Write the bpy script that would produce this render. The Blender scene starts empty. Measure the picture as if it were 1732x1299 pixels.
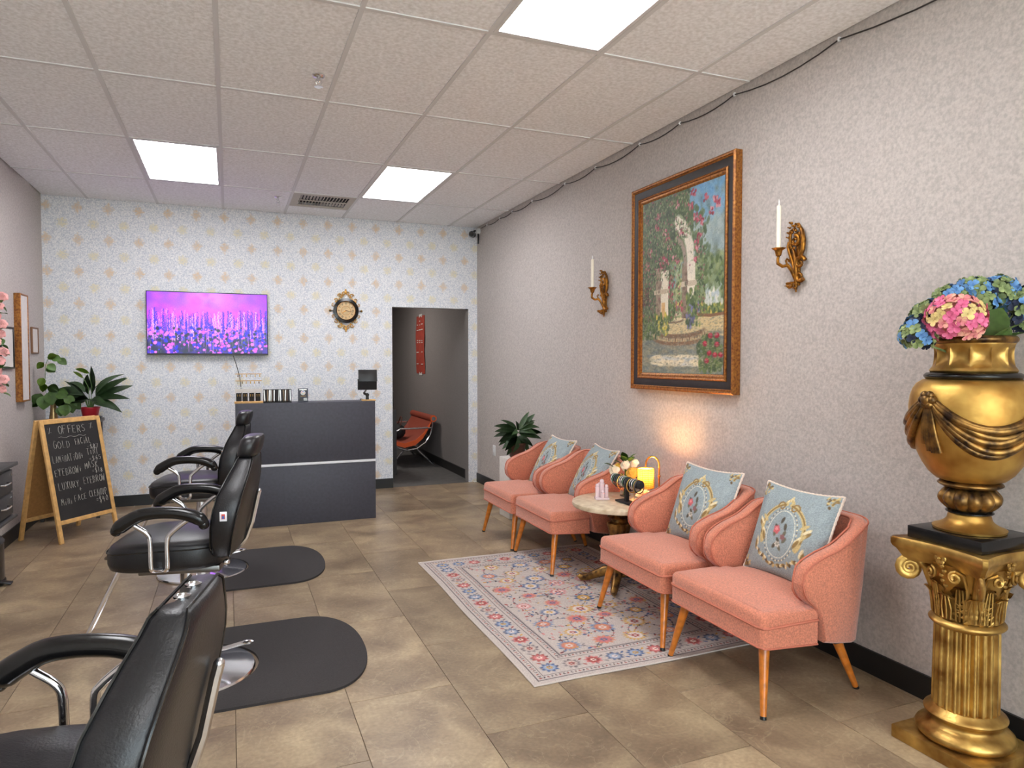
import bpy, bmesh, math, random
import numpy as np
from mathutils import Vector, Matrix, Euler
rnd = random.Random(7)
PI = math.pi
scene = bpy.context.scene
col = scene.collection

# ------------------------------------------------------------------ camera, world, light, exposure
YAW = math.radians(22.274); PITCH = math.radians(-1.9386)
cam = bpy.data.cameras.new('camera'); cam_o = bpy.data.objects.new('camera', cam); col.objects.link(cam_o)
cam.sensor_fit = 'HORIZONTAL'; cam.sensor_width = 36; cam.lens = 36 * 1167 / 1732
cam.clip_start = 0.05; cam.clip_end = 200
cam_o.location = (0, 0, 1.467)
cam_o.rotation_euler = (PI / 2 + PITCH, 0, -YAW)
scene.camera = cam_o
scene.view_settings.view_transform = 'Standard'
scene.view_settings.look = 'None'
scene.view_settings.exposure = 1.08
scene.view_settings.gamma = 1.0
scene.view_settings.use_curve_mapping = False
SKY = 4.0; PANEL = 8.0
w = bpy.data.worlds.new('daylight'); scene.world = w; w.use_nodes = True
bg = w.node_tree.nodes['Background']; bg.inputs[0].default_value = (0.82, 0.91, 1.0, 1); bg.inputs[1].default_value = SKY
XL, XR, YF, YB, H = -1.65, 2.77, -3.0, 7.87, 3.05
pt = bpy.data.lights.new('storefront_portal', 'AREA'); pt.shape = 'RECTANGLE'; pt.size = 4.0; pt.size_y = 2.5
pt.cycles.is_portal = True
po = bpy.data.objects.new('storefront_portal', pt); col.objects.link(po); po.location = (0.56, YF - 0.02, 1.35); po.rotation_euler = (PI / 2, 0, 0)

sl = bpy.data.lights.new('sun', 'SUN'); sl.energy = 34.0; sl.angle = .01; sl.color = (1, .96, .9)
slo = bpy.data.objects.new('sun', sl); col.objects.link(slo); slo.rotation_euler = Vector((1, -.28, -1)).to_track_quat('-Z', 'Y').to_euler()
bl = bpy.data.lights.new('back_room_fill', 'AREA'); bl.size = .5; bl.energy = 16; bl.color = (1, .93, .86)  # fill light added under the back room ceiling to brighten that room
blo = bpy.data.objects.new('back_room_fill', bl); col.objects.link(blo); blo.location = (1.4, 10.0, 2.68)

# ------------------------------------------------------------------ colour + materials
def lin(c):
    return tuple(((v / 255) / 12.92 if v / 255 <= 0.04045 else ((v / 255 + 0.055) / 1.055) ** 2.4) for v in c)
def mat(name, c, rough=0.6, metal=0.0, n=None, bump=None, sheen=0, coat=0, trans=0, emit=None, alpha=None, c2=None, ior=None, sub=0):
    m = bpy.data.materials.new(name); m.use_nodes = True
    nt = m.node_tree; b = nt.nodes['Principled BSDF']; L = nt.links.new
    b.inputs['Roughness'].default_value = rough; b.inputs['Metallic'].default_value = metal
    c = lin(c); b.inputs['Base Color'].default_value = (*c, 1)
    tc = nt.nodes.new('ShaderNodeTexCoord')
    if n:
        sc_, amt = n
        nz = nt.nodes.new('ShaderNodeTexNoise'); nz.inputs['Scale'].default_value = sc_; nz.inputs['Detail'].default_value = 3
        L(tc.outputs['Object'], nz.inputs['Vector'])
        rp = nt.nodes.new('ShaderNodeValToRGB')
        rp.color_ramp.elements[0].position = 0.32; rp.color_ramp.elements[1].position = 0.68
        if c2: a, d = lin(c2), c
        else: a, d = tuple(max(0, v * (1 - amt)) for v in c), tuple(min(1, v * (1 + amt)) for v in c)
        rp.color_ramp.elements[0].color = (*a, 1); rp.color_ramp.elements[1].color = (*d, 1)
        L(nz.outputs['Fac'], rp.inputs[0]); L(rp.outputs[0], b.inputs['Base Color'])
    if bump:
        nb = nt.nodes.new('ShaderNodeTexNoise'); nb.inputs['Scale'].default_value = bump[0]; nb.inputs['Detail'].default_value = 2
        L(tc.outputs['Object'], nb.inputs['Vector'])
        bp = nt.nodes.new('ShaderNodeBump'); bp.inputs['Strength'].default_value = bump[1]; bp.inputs['Distance'].default_value = bump[2] if len(bump) > 2 else 0.01
        L(nb.outputs['Fac'], bp.inputs['Height']); L(bp.outputs[0], b.inputs['Normal'])
    if sheen: b.inputs['Sheen Weight'].default_value = sheen; b.inputs['Sheen Roughness'].default_value = .5
    if coat: b.inputs['Coat Weight'].default_value = coat; b.inputs['Coat Roughness'].default_value = .1
    if trans: b.inputs['Transmission Weight'].default_value = trans
    if ior: b.inputs['IOR'].default_value = ior
    if emit: b.inputs['Emission Color'].default_value = (*lin(emit[0]), 1); b.inputs['Emission Strength'].default_value = emit[1]
    return m
def print_mat(name, rough=0.6, emit=0, bump=None, sheen=0):
    m = mat(name, (128, 128, 128), rough, bump=bump, sheen=sheen); nt = m.node_tree; b = nt.nodes['Principled BSDF']
    a = nt.nodes.new('ShaderNodeVertexColor'); a.layer_name = 'print'
    if emit:
        b.inputs['Base Color'].default_value = (0.01, 0.01, 0.01, 1)
        nt.links.new(a.outputs['Color'], b.inputs['Emission Color']); b.inputs['Emission Strength'].default_value = emit
    else: nt.links.new(a.outputs['Color'], b.inputs['Base Color'])
    return m
M = {}
M['wall'] = mat('grey_paint', (184, 176, 171), 0.75, n=(72, .15), bump=(110, .35, .004))
M['ceil'] = mat('ceiling_tile_mineral', (250, 250, 253), 0.9, n=(50, .2), c2=(226, 225, 226), bump=(120, .5, .004))
M['bar'] = mat('ceiling_grid_metal', (214, 213, 214), 0.6)
M['black_base'] = mat('black_rubber_base', (26, 25, 25), 0.45)
M['backroom'] = mat('back_room_grey_paint', (128, 122, 120), 0.8, n=(90, .09))
M['backfloor'] = mat('dark_grey_vinyl', (84, 82, 80), 0.6, n=(12, .2))
M['charcoal'] = mat('charcoal_laminate', (66, 66, 76), 0.55, n=(40, .12), bump=(60, .15, .003))
M['white'] = mat('white_plastic', (225, 225, 225), 0.5)
M['whitemetal'] = mat('white_strip', (232, 232, 236), 0.4)
M['pink'] = mat('salmon_pink_woven_fabric', (200, 121, 94), 0.85, n=(150, .24), bump=(500, .5, .002), sheen=.35)
M['pinkp'] = mat('salmon_pink_piping', (186, 108, 86), 0.85, n=(210, .1))
M['legwood'] = mat('amber_lacquered_wood', (196, 112, 36), 0.3, n=(30, .25), coat=.4)
M['black'] = mat('black_plastic', (22, 21, 22), 0.35)
M['blackmatte'] = mat('black_matte', (20, 19, 20), 0.75)
M['leather'] = mat('black_leather', (24, 23, 26), 0.36, n=(60, .15), bump=(180, .25, .003))
M['armpad'] = mat('black_polyurethane', (14, 14, 15), 0.22)
M['chrome'] = mat('chrome', (225, 225, 228), 0.12, 1)
M['steel'] = mat('brushed_steel', (120, 118, 116), 0.32, 1, n=(20, .1))
M['mat'] = mat('charcoal_foam_mat', (47, 43, 43), 0.85, n=(200, .2), bump=(300, .4, .003))
M['gold'] = mat('antique_gold_leaf', (214, 174, 94), 0.42, .92, n=(7, .3), c2=(150, 104, 46), bump=(22, .2, .012))
M['golddark'] = mat('bronze_gold', (168, 126, 66), 0.36, .85, n=(24, .3), c2=(52, 38, 30))
M['goldb'] = mat('bright_gold_paint', (220, 182, 104), 0.4, .9, n=(9, .3), c2=(122, 82, 36), bump=(40, .25, .008))
M['sconce'] = mat('antique_brass', (190, 128, 48), 0.36, .85, n=(28, .3), c2=(92, 58, 24))
M['frame'] = mat('gilt_wood', (178, 118, 52), 0.4, .45, n=(70, .3), c2=(118, 66, 30))
M['frameblack'] = mat('frame_black_wood', (40, 34, 32), 0.5, n=(30, .2))
M['pine'] = mat('honey_pine', (206, 160, 98), 0.55, n=(26, .16))
M['mdf'] = mat('brown_hardboard', (158, 112, 62), 0.7, n=(50, .12))
M['slate'] = mat('chalkboard', (35, 32, 32), 0.7, n=(9, .2))
M['chalk'] = mat('chalk', (214, 208, 200), 0.9)
M['marble'] = mat('cream_marble', (222, 206, 178), 0.3, n=(22, .12), c2=(190, 168, 138))
M['leaf'] = mat('dark_green_leaf', (54, 78, 44), 0.45, n=(30, .25))
M['leafl'] = mat('light_green_leaf', (122, 152, 58), 0.5, n=(30, .2))
M['leafp'] = mat('pothos_leaf', (84, 116, 52), 0.45, n=(30, .25))
M['redpot'] = mat('red_pot', (176, 24, 40), 0.35)
M['brownpot'] = mat('brown_pot', (74, 42, 26), 0.5, n=(20, .2))
M['goldvase'] = mat('gold_vase', (168, 140, 96), 0.3, .8, n=(50, .3))
M['candle'] = mat('ivory_wax', (240, 232, 214), 0.5, sub=.2)
M['rope'] = mat('cream_rope', (226, 208, 192), 0.8, n=(300, .12))
M['orange'] = mat('orange_vinyl', (226, 88, 22), 0.5)
M['maroon'] = mat('maroon_vinyl', (146, 66, 48), 0.5)
M['glass'] = mat('clear_glass', (245, 248, 250), 0.02, trans=1, ior=1.45)
pg = mat('window_pane', (255, 255, 255), .02); nt = pg.node_tree
_t = nt.nodes.new('ShaderNodeBsdfTransparent'); _t.inputs[0].default_value = (.94, .97, .96, 1); _g = nt.nodes.new('ShaderNodeBsdfGlossy'); _g.inputs['Roughness'].default_value = .02
_m = nt.nodes.new('ShaderNodeMixShader'); _m.inputs[0].default_value = .07; nt.links.new(_t.outputs[0], _m.inputs[1]); nt.links.new(_g.outputs[0], _m.inputs[2]); nt.links.new(_m.outputs[0], nt.nodes['Material Output'].inputs[0])
M['pane'] = pg
M['pinkglass'] = mat('pink_crystal', (252, 228, 232), 0.12, trans=.35, ior=1.3)
M['shelfgrey'] = mat('black_grey_wood', (60, 58, 58), 0.5, n=(30, .15))
M['mirror'] = mat('mirror_glass', (225, 225, 225), 0.04, 1)
M['cable'] = mat('dark_cable', (52, 48, 46), 0.6)
M['paper'] = mat('white_paper', (214, 208, 202), 0.8, n=(30, .05))
M['wirebrown'] = mat('brown_wood_thin', (128, 92, 64), 0.5)
M['rose'] = mat('pink_rose', (236, 168, 164), 0.7, n=(60, .1))
M['cream'] = mat('cream_rose', (240, 222, 194), 0.7, n=(60, .08))
M['yellow'] = mat('yellow_flower', (236, 186, 78), 0.7, n=(60, .15))
M['hpink'] = mat('hydrangea_pink', (228, 120, 158), 0.65, n=(45, .3), c2=(200, 74, 118))
M['hsalmon'] = mat('hydrangea_salmon', (232, 176, 150), 0.65, n=(45, .3), c2=(206, 100, 120))
M['hcream'] = mat('hydrangea_cream', (214, 188, 124), 0.65, n=(45, .2))
M['hblue'] = mat('hydrangea_blue', (110, 160, 206), 0.65, n=(45, .3), c2=(70, 112, 168))
M['hnavy'] = mat('hydrangea_navy', (52, 60, 86), 0.65, n=(45, .2))
M['hgreen'] = mat('hydrangea_green', (150, 164, 108), 0.65, n=(45, .3), c2=(92, 110, 62))
M['silver'] = mat('silver', (190, 186, 180), 0.3, .9)
M['brass'] = mat('shiny_brass', (222, 150, 60), 0.25, .95)
M['bracelet_a'] = mat('bracelet_grey', (196, 194, 192), 0.3, .7); M['bracelet_b'] = mat('bracelet_green', (86, 116, 88), 0.3)
M['bracelet_c'] = mat('bracelet_black', (30, 30, 34), 0.3); M['bracelet_d'] = mat('bracelet_gold', (210, 170, 90), 0.3, .8)
M['red'] = mat('red_card', (156, 58, 44), 0.7, n=(12, .12))
M['acrylic'] = mat('frosted_acrylic', (214, 214, 210), 0.3)
M['panel'] = mat('light_diffuser', (250, 248, 240), 0.5, emit=((252, 252, 255), PANEL), bump=(60, .3, .003))
M['vent'] = mat('vent_metal', (180, 172, 160), 0.5)
M['pave'] = mat('concrete_pavement', (170, 168, 162), 0.9, n=(4, .1))
M['crystal'] = mat('pale_quartz', (236, 220, 214), 0.35, trans=.2, n=(40, .12))

def floor_material():
    m = mat('slate_look_vinyl', (150, 130, 106), .36); nt = m.node_tree; L = nt.links.new; b = nt.nodes['Principled BSDF']
    tc = nt.nodes.new('ShaderNodeTexCoord'); oi = nt.nodes.new('ShaderNodeObjectInfo')
    ad = nt.nodes.new('ShaderNodeVectorMath'); ad.operation = 'ADD'
    mu = nt.nodes.new('ShaderNodeVectorMath'); mu.operation = 'SCALE'; mu.inputs['Scale'].default_value = 37
    cx = nt.nodes.new('ShaderNodeCombineXYZ'); L(oi.outputs['Random'], cx.inputs[0]); L(oi.outputs['Random'], cx.inputs[1])
    L(cx.outputs[0], mu.inputs[0]); L(tc.outputs['Object'], ad.inputs[0]); L(mu.outputs[0], ad.inputs[1])
    def noise(s, d, dist=0):
        q = nt.nodes.new('ShaderNodeTexNoise'); q.inputs['Scale'].default_value = s; q.inputs['Detail'].default_value = d; q.inputs['Distortion'].default_value = dist
        L(ad.outputs[0], q.inputs['Vector']); return q
    n1 = noise(3.2, 6, .5); n2 = noise(60, 3); n3 = noise(5, 6, 1.6)
    r1 = nt.nodes.new('ShaderNodeValToRGB'); e = r1.color_ramp.elements
    e[0].position = .3; e[0].color = (*lin((114, 95, 76)), 1); e[1].position = .72; e[1].color = (*lin((172, 152, 122)), 1)
    q = e.new(.5); q.color = (*lin((142, 122, 98)), 1)
    L(n1.outputs[0], r1.inputs[0])
    r3 = nt.nodes.new('ShaderNodeValToRGB'); r3.color_ramp.elements[0].position = .485; r3.color_ramp.elements[0].color = (0, 0, 0, 1)
    r3.color_ramp.elements[1].position = .5; r3.color_ramp.elements[1].color = (1, 1, 1, 1); x = r3.color_ramp.elements.new(.515); x.color = (0, 0, 0, 1)
    L(n3.outputs[0], r3.inputs[0])
    mx = nt.nodes.new('ShaderNodeMixRGB'); mx.blend_type = 'MIX'; mx.inputs[2].default_value = (*lin((196, 180, 148)), 1)
    m3 = nt.nodes.new('ShaderNodeMath'); m3.operation = 'MULTIPLY'; m3.inputs[1].default_value = .22
    L(r3.outputs[0], m3.inputs[0]); L(m3.outputs[0], mx.inputs[0]); L(r1.outputs[0], mx.inputs[1])
    mr = nt.nodes.new('ShaderNodeMapRange'); mr.inputs['To Min'].default_value = .86; mr.inputs['To Max'].default_value = 1.1; L(oi.outputs['Random'], mr.inputs[0])
    mr2 = nt.nodes.new('ShaderNodeMapRange'); mr2.inputs['To Min'].default_value = .66; mr2.inputs['To Max'].default_value = 1.34; L(n2.outputs[0], mr2.inputs[0])
    mm = nt.nodes.new('ShaderNodeMath'); mm.operation = 'MULTIPLY'; L(mr.outputs[0], mm.inputs[0]); L(mr2.outputs[0], mm.inputs[1])
    sc_ = nt.nodes.new('ShaderNodeVectorMath'); sc_.operation = 'SCALE'; L(mx.outputs[0], sc_.inputs[0]); L(mm.outputs[0], sc_.inputs['Scale'])
    L(sc_.outputs[0], b.inputs['Base Color'])
    bp = nt.nodes.new('ShaderNodeBump'); bp.inputs['Strength'].default_value = .25; bp.inputs['Distance'].default_value = .006
    L(n3.outputs[0], bp.inputs['Height']); L(bp.outputs[0], b.inputs['Normal'])
    return m
M['floor'] = floor_material()
M['floorgap'] = mat('floor_joint', (104, 90, 76), .8)

def wallpaper():
    m = mat('damask_wallpaper', (206, 206, 208), .8); nt = m.node_tree; L = nt.links.new; b = nt.nodes['Principled BSDF']
    tc = nt.nodes.new('ShaderNodeTexCoord'); sp = nt.nodes.new('ShaderNodeSeparateXYZ'); L(tc.outputs['Object'], sp.inputs[0])
    def mth(op, a, c=None, d=None):
        q = nt.nodes.new('ShaderNodeMath'); q.operation = op
        for i, v in enumerate((a, c, d)):
            if v is None: continue
            if isinstance(v, (int, float)): q.inputs[i].default_value = v
            else: L(v, q.inputs[i])
        return q.outputs[0]
    DX, DZ = .264, .156
    zz = mth('DIVIDE', mth('SUBTRACT', sp.outputs['Z'], 2.337 - DZ / 2 - 20 * DZ), DZ)
    row = mth('FLOOR', zz); par = mth('MODULO', row, 2.0)          # 0 = beige rows
    fz = mth('MULTIPLY', mth('SUBTRACT', mth('FRACT', zz), .5), DZ)
    xx = mth('ADD', mth('DIVIDE', mth('SUBTRACT', sp.outputs['X'], -1.35 - DX / 2 - 20 * DX), DX), mth('MULTIPLY', par, .5))
    fx = mth('MULTIPLY', mth('SUBTRACT', mth('FRACT', xx), .5), DX)
    ax, az = mth('ABSOLUTE', fx), mth('ABSOLUTE', fz)
    dia = mth('ADD', mth('MULTIPLY', ax, .9), mth('MULTIPLY', az, .75))
    rad = mth('SQRT', mth('ADD', mth('MULTIPLY', fx, fx), mth('MULTIPLY', fz, fz)))
    d = mth('ADD', mth('MULTIPLY', dia, mth('SUBTRACT', 1.0, par)), mth('MULTIPLY', rad, par))
    nz = nt.nodes.new('ShaderNodeTexNoise'); nz.inputs['Scale'].default_value = 55; nz.inputs['Detail'].default_value = 3; L(tc.outputs['Object'], nz.inputs[0])
    d2 = mth('ADD', d, mth('MULTIPLY', mth('SUBTRACT', nz.outputs[0], .5), .085))
    mk = nt.nodes.new('ShaderNodeMapRange'); mk.inputs['From Min'].default_value = .056; mk.inputs['From Max'].default_value = .026; L(d2, mk.inputs[0])
    n2 = nt.nodes.new('ShaderNodeTexNoise'); n2.inputs['Scale'].default_value = 90; n2.inputs['Detail'].default_value = 2; n2.inputs['Distortion'].default_value = .6; L(tc.outputs['Object'], n2.inputs[0])
    lace = nt.nodes.new('ShaderNodeMapRange'); lace.inputs['From Min'].default_value = .3; lace.inputs['From Max'].default_value = .6; lace.inputs['To Min'].default_value = .1; L(n2.outputs[0], lace.inputs[0])
    base = nt.nodes.new('ShaderNodeValToRGB'); e = base.color_ramp.elements
    e[0].position = .36; e[0].color = (*lin((194, 198, 208)), 1); e[1].position = .62; e[1].color = (*lin((234, 233, 234)), 1); L(n2.outputs[0], base.inputs[0])
    mc = nt.nodes.new('ShaderNodeMixRGB'); mc.inputs[1].default_value = (*lin((214, 186, 152)), 1); mc.inputs[2].default_value = (*lin((222, 212, 180)), 1); L(par, mc.inputs[0])
    fin = nt.nodes.new('ShaderNodeMixRGB'); L(mth('MULTIPLY', mth('MULTIPLY', mk.outputs[0], .9), lace.outputs[0]), fin.inputs[0]); L(base.outputs[0], fin.inputs[1]); L(mc.outputs[0], fin.inputs[2])
    L(fin.outputs[0], b.inputs['Base Color'])
    return m
M['wallpaper'] = wallpaper()

# ------------------------------------------------------------------ mesh builder
class MB:
    def __init__(s): s.b = bmesh.new()
    def poly(s, vs, faces):
        v = [s.b.verts.new(p) for p in vs]
        for f in faces:
            try: s.b.faces.new([v[i] for i in f])
            except ValueError: pass
        return s
    def box(s, c, d, bev=0, rot=None, seg=2):
        r = bmesh.ops.create_cube(s.b, size=1)
        mt = Matrix.Translation(c) @ (rot.to_4x4() if rot else Matrix()) @ Matrix.Diagonal((*d, 1))
        bmesh.ops.transform(s.b, matrix=mt, verts=r['verts'])
        if bev:
            ed = list({e for v in r['verts'] for e in v.link_edges})
            bmesh.ops.bevel(s.b, geom=ed, offset=bev, segments=seg, profile=.5, affect='EDGES', clamp_overlap=True)
        return s
    def lathe(s, prof, n=32, c=(0, 0, 0), f=None, cap=True):
        rows = []
        for r, z in prof:
            row = []
            for i in range(n):
                a = 2 * PI * i / n; rr = r if f is None else f(r, z, a)
                row.append(s.b.verts.new((c[0] + rr * math.cos(a), c[1] + rr * math.sin(a), c[2] + z)))
            rows.append(row)
        for k in range(len(rows) - 1):
            for i in range(n):
                j = (i + 1) % n; s.b.faces.new((rows[k][i], rows[k][j], rows[k + 1][j], rows[k + 1][i]))
        if cap:
            s.b.faces.new(rows[0][::-1]); s.b.faces.new(rows[-1])
        return s
    def tube(s, pts, r, n=8, closed=False, flat=1.0):
        pts = [Vector(p) for p in pts]; N = len(pts); rs = r if isinstance(r, (list, tuple)) else [r] * N
        rows = []; up = None
        for i, p in enumerate(pts):
            if closed: t = pts[(i + 1) % N] - pts[i - 1]
            else: t = pts[min(i + 1, N - 1)] - pts[max(i - 1, 0)]
            if t.length < 1e-9: t = Vector((0, 0, 1))
            t.normalize()
            if up is None:
                up = Vector((0, 0, 1)) if abs(t.z) < .9 else Vector((1, 0, 0))
            a = t.cross(up)
            if a.length < 1e-6: a = t.cross(Vector((1, .3, 0)))
            a.normalize(); bb = a.cross(t).normalized(); up = bb
            rows.append([s.b.verts.new(p + a * math.cos(2 * PI * k / n) * rs[i] + bb * math.sin(2 * PI * k / n) * rs[i] * flat) for k in range(n)])
        m = N if closed else N - 1
        for i in range(m):
            A, B = rows[i], rows[(i + 1) % N]
            for k in range(n):
                l = (k + 1) % n; s.b.faces.new((A[k], A[l], B[l], B[k]))
        if not closed: s.b.faces.new(rows[0][::-1]); s.b.faces.new(rows[-1])
        return s
    def cyl(s, p0, p1, r0, r1=None, n=16): return s.tube([p0, p1], [r0, r0 if r1 is None else r1], n)
    def ball(s, c, r, n=12, sc=(1, 1, 1), rot=None):
        q = bmesh.ops.create_uvsphere(s.b, u_segments=n, v_segments=max(4, n // 2), radius=r)
        bmesh.ops.transform(s.b, matrix=Matrix.Translation(c) @ (rot.to_4x4() if rot else Matrix()) @ Matrix.Diagonal((*sc, 1)), verts=q['verts']); return s
    def prism(s, pts, d, axis='z', o=0.0):
        """extrude a 2D outline by d along an axis, starting at o"""
        def P(p, h):
            return {'z': (p[0], p[1], h), 'y': (p[0], h, p[1]), 'x': (h, p[0], p[1])}[axis]
        n = len(pts); vs = [P(p, o) for p in pts] + [P(p, o + d) for p in pts]
        return s.poly(vs, [list(range(n))[::-1], [n + i for i in range(n)]] + [[i, (i + 1) % n, n + (i + 1) % n, n + i] for i in range(n)])
    def loft(s, secs, caps=True, closed=True):
        rows = [[s.b.verts.new(p) for p in sec] for sec in secs]; n = len(rows[0])
        for k in range(len(rows) - 1):
            for i in range(n if closed else n - 1):
                j = (i + 1) % n
                s.b.faces.new((rows[k][i], rows[k][j], rows[k + 1][j], rows[k + 1][i]))
        if caps and closed: s.b.faces.new(rows[0][::-1]); s.b.faces.new(rows[-1])
        return s
    def xf(s, mt): bmesh.ops.transform(s.b, matrix=mt, verts=s.b.verts[:]); return s
    def mesh(s, name, material, angle=40):
        bmesh.ops.recalc_face_normals(s.b, faces=s.b.faces[:])
        me = bpy.data.meshes.new(name); s.b.to_mesh(me); s.b.free()
        for q in (material if isinstance(material, list) else [material]): me.materials.append(q)
        me.polygons.foreach_set('use_smooth', [True] * len(me.polygons))
        me.set_sharp_from_angle(angle=math.radians(angle))
        return me
def link(me, name, parent=None, loc=(0, 0, 0), rot=(0, 0, 0), sc=(1, 1, 1)):
    o = bpy.data.objects.new(name, me); col.objects.link(o); o.parent = parent
    o.location = loc; o.rotation_euler = rot; o.scale = sc
    return o
def part(mb, name, material, parent, label=None, angle=40, loc=(0, 0, 0), rot=(0, 0, 0)):
    o = link(mb.mesh(name, material, angle), name, parent, loc, rot)
    if label: o['label'] = label
    return o
def thing(name, label, cat, loc=(0, 0, 0), rz=0, group=None):
    o = bpy.data.objects.new(name, None); col.objects.link(o); o.empty_display_size = .05
    o.location = loc; o.rotation_euler = (0, 0, rz)
    return tag(o, label, cat, group)
def tag(o, label, cat, group=None):
    o['label'] = label; o['category'] = cat
    if group: o['group'] = group
    return o
def struct(o): o['kind'] = 'structure'; return o
def copy_tree(o, parent=None):
    c = o.copy(); col.objects.link(c); c.parent = parent
    for ch in list(o.children): copy_tree(ch, c)
    return c

# ------------------------------------------------------------------ painter for flat prints
class Canvas:
    def __init__(s, W, Hh, bgc, sx=1.0, sy=1.0):
        s.W, s.H = W, Hh; s.sx, s.sy = sx, sy; s.a = np.empty((Hh, W, 3), np.float32); s.a[:] = np.array(bgc, np.float32)
        s.X, s.Y = np.meshgrid(np.linspace(0, sx, W), np.linspace(0, sy, Hh))
    def _win(s, x0, x1, y0, y1):
        i0 = max(0, int(x0 / s.sx * (s.W - 1))); i1 = min(s.W, int(x1 / s.sx * (s.W - 1)) + 2)
        j0 = max(0, int(y0 / s.sy * (s.H - 1))); j1 = min(s.H, int(y1 / s.sy * (s.H - 1)) + 2)
        return (slice(j0, max(j0, j1)), slice(i0, max(i0, i1)))
    def mix(s, w_, m, c):
        m = m[..., None]; s.a[w_] = s.a[w_] * (1 - m) + np.array(c, np.float32) * m
    def blob(s, x, y, rx, ry=None, c=(0, 0, 0), ang=0, soft=.35, op=1, petals=0, pd=.3):
        ry = ry or rx; R = max(rx, ry) * 1.3
        w_ = s._win(x - R, x + R, y - R, y + R); X = s.X[w_] - x; Y = s.Y[w_] - y
        if X.size == 0: return
        ca, sa = math.cos(ang), math.sin(ang)
        u = (X * ca + Y * sa) / rx; v = (-X * sa + Y * ca) / ry; d = np.hypot(u, v)
        if petals: d = d / (1 - pd * .5 + pd * .5 * np.cos(petals * np.arctan2(v, u)))
        s.mix(w_, np.clip((1 - d) / soft, 0, 1) * op, c)
    def line(s, pts, wd, c, op=1):
        for (x0, y0), (x1, y1) in zip(pts, pts[1:]):
            w_ = s._win(min(x0, x1) - wd, max(x0, x1) + wd, min(y0, y1) - wd, max(y0, y1) + wd); X, Y = s.X[w_], s.Y[w_]
            if X.size == 0: continue
            dx, dy = x1 - x0, y1 - y0; l2 = dx * dx + dy * dy + 1e-12
            t = np.clip(((X - x0) * dx + (Y - y0) * dy) / l2, 0, 1)
            d = np.hypot(X - x0 - t * dx, Y - y0 - t * dy)
            s.mix(w_, np.clip((wd / 2 - d) / (wd * .25) + .5, 0, 1) * op, c)
    def rect(s, x0, x1, y0, y1, c, op=1): 
        w_ = s._win(x0, x1, y0, y1); s.a[w_] = s.a[w_] * (1 - op) + np.array(c, np.float32) * op
    def noise(s, amt, rng): s.a *= 1 + amt * (rng.random((s.H, s.W, 1)).astype(np.float32) - .5)
    def lin(s):
        a = np.clip(s.a / 255, 0, 1); return np.where(a <= .04045, a / 12.92, ((a + .055) / 1.055) ** 2.4)
def grid_mesh(name, cv, P, material):
    """P(u,v arrays) -> (N,3) positions; one vertex per canvas cell, colour in attribute 'print'"""
    W, Hh = cv.W, cv.H; U, V = np.meshgrid(np.linspace(0, 1, W), np.linspace(0, 1, Hh))
    co = P(U.ravel(), V.ravel()).astype(np.float32)
    me = bpy.data.meshes.new(name); nf = (W - 1) * (Hh - 1)
    me.vertices.add(W * Hh); me.vertices.foreach_set('co', co.ravel())
    i = (np.arange(Hh - 1)[:, None] * W + np.arange(W - 1)[None, :]).ravel()
    f = np.stack([i, i + 1, i + W + 1, i + W], 1).astype(np.int32)
    me.loops.add(nf * 4); me.loops.foreach_set('vertex_index', f.ravel())
    me.polygons.add(nf); me.polygons.foreach_set('loop_start', np.arange(nf, dtype=np.int32) * 4)
    me.polygons.foreach_set('use_smooth', np.ones(nf, bool))
    me.update(calc_edges=True); me.materials.append(material)
    at = me.color_attributes.new('print', 'FLOAT_COLOR', 'POINT')
    c = np.ones((W * Hh, 4), np.float32); c[:, :3] = cv.lin().reshape(-1, 3); at.data.foreach_set('color', c.ravel())
    return me
rng = np.random.default_rng(5)

# ================================================================== THE ROOM
def bx(name, x0, x1, y0, y1, z0, z1, m, parent=None): 
    return part(MB().box(((x0 + x1) / 2, (y0 + y1) / 2, (z0 + z1) / 2), (x1 - x0, y1 - y0, z1 - z0)), name, m, parent)
T = .12
fl = struct(bx('floor', XL - T, XR + T, YF - T, YB, -.12, -.005, M['floorgap']))
# 18 x 36 inch vinyl tiles, staggered by half from column to column
TW, TL = .4545, .909
def tile_mesh(wd, ln):
    return MB().box((0, 0, -.0025), (wd - .0022, ln - .0022, .005), .0009, seg=1).mesh('floor_tile', M['floor'])
full = tile_mesh(TW, TL)
for i in range(-4, 7):
    x0 = .006 + i * TW; x1 = x0 + TW; a, b_ = max(x0, XL), min(x1, XR)
    if b_ - a < .02: continue
    off = 2.955 if i % 2 else 2.50
    for k in range(-8, 8):
        y0 = off + k * TL; y1 = y0 + TL; c, d = max(y0, YF), min(y1, YB)
        if d - c < .02: continue
        me = full if (b_ - a > TW - .001 and d - c > TL - .001) else tile_mesh(b_ - a, d - c)
        link(me, 'floor_tile', fl, ((a + b_) / 2, (c + d) / 2, 0))
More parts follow.
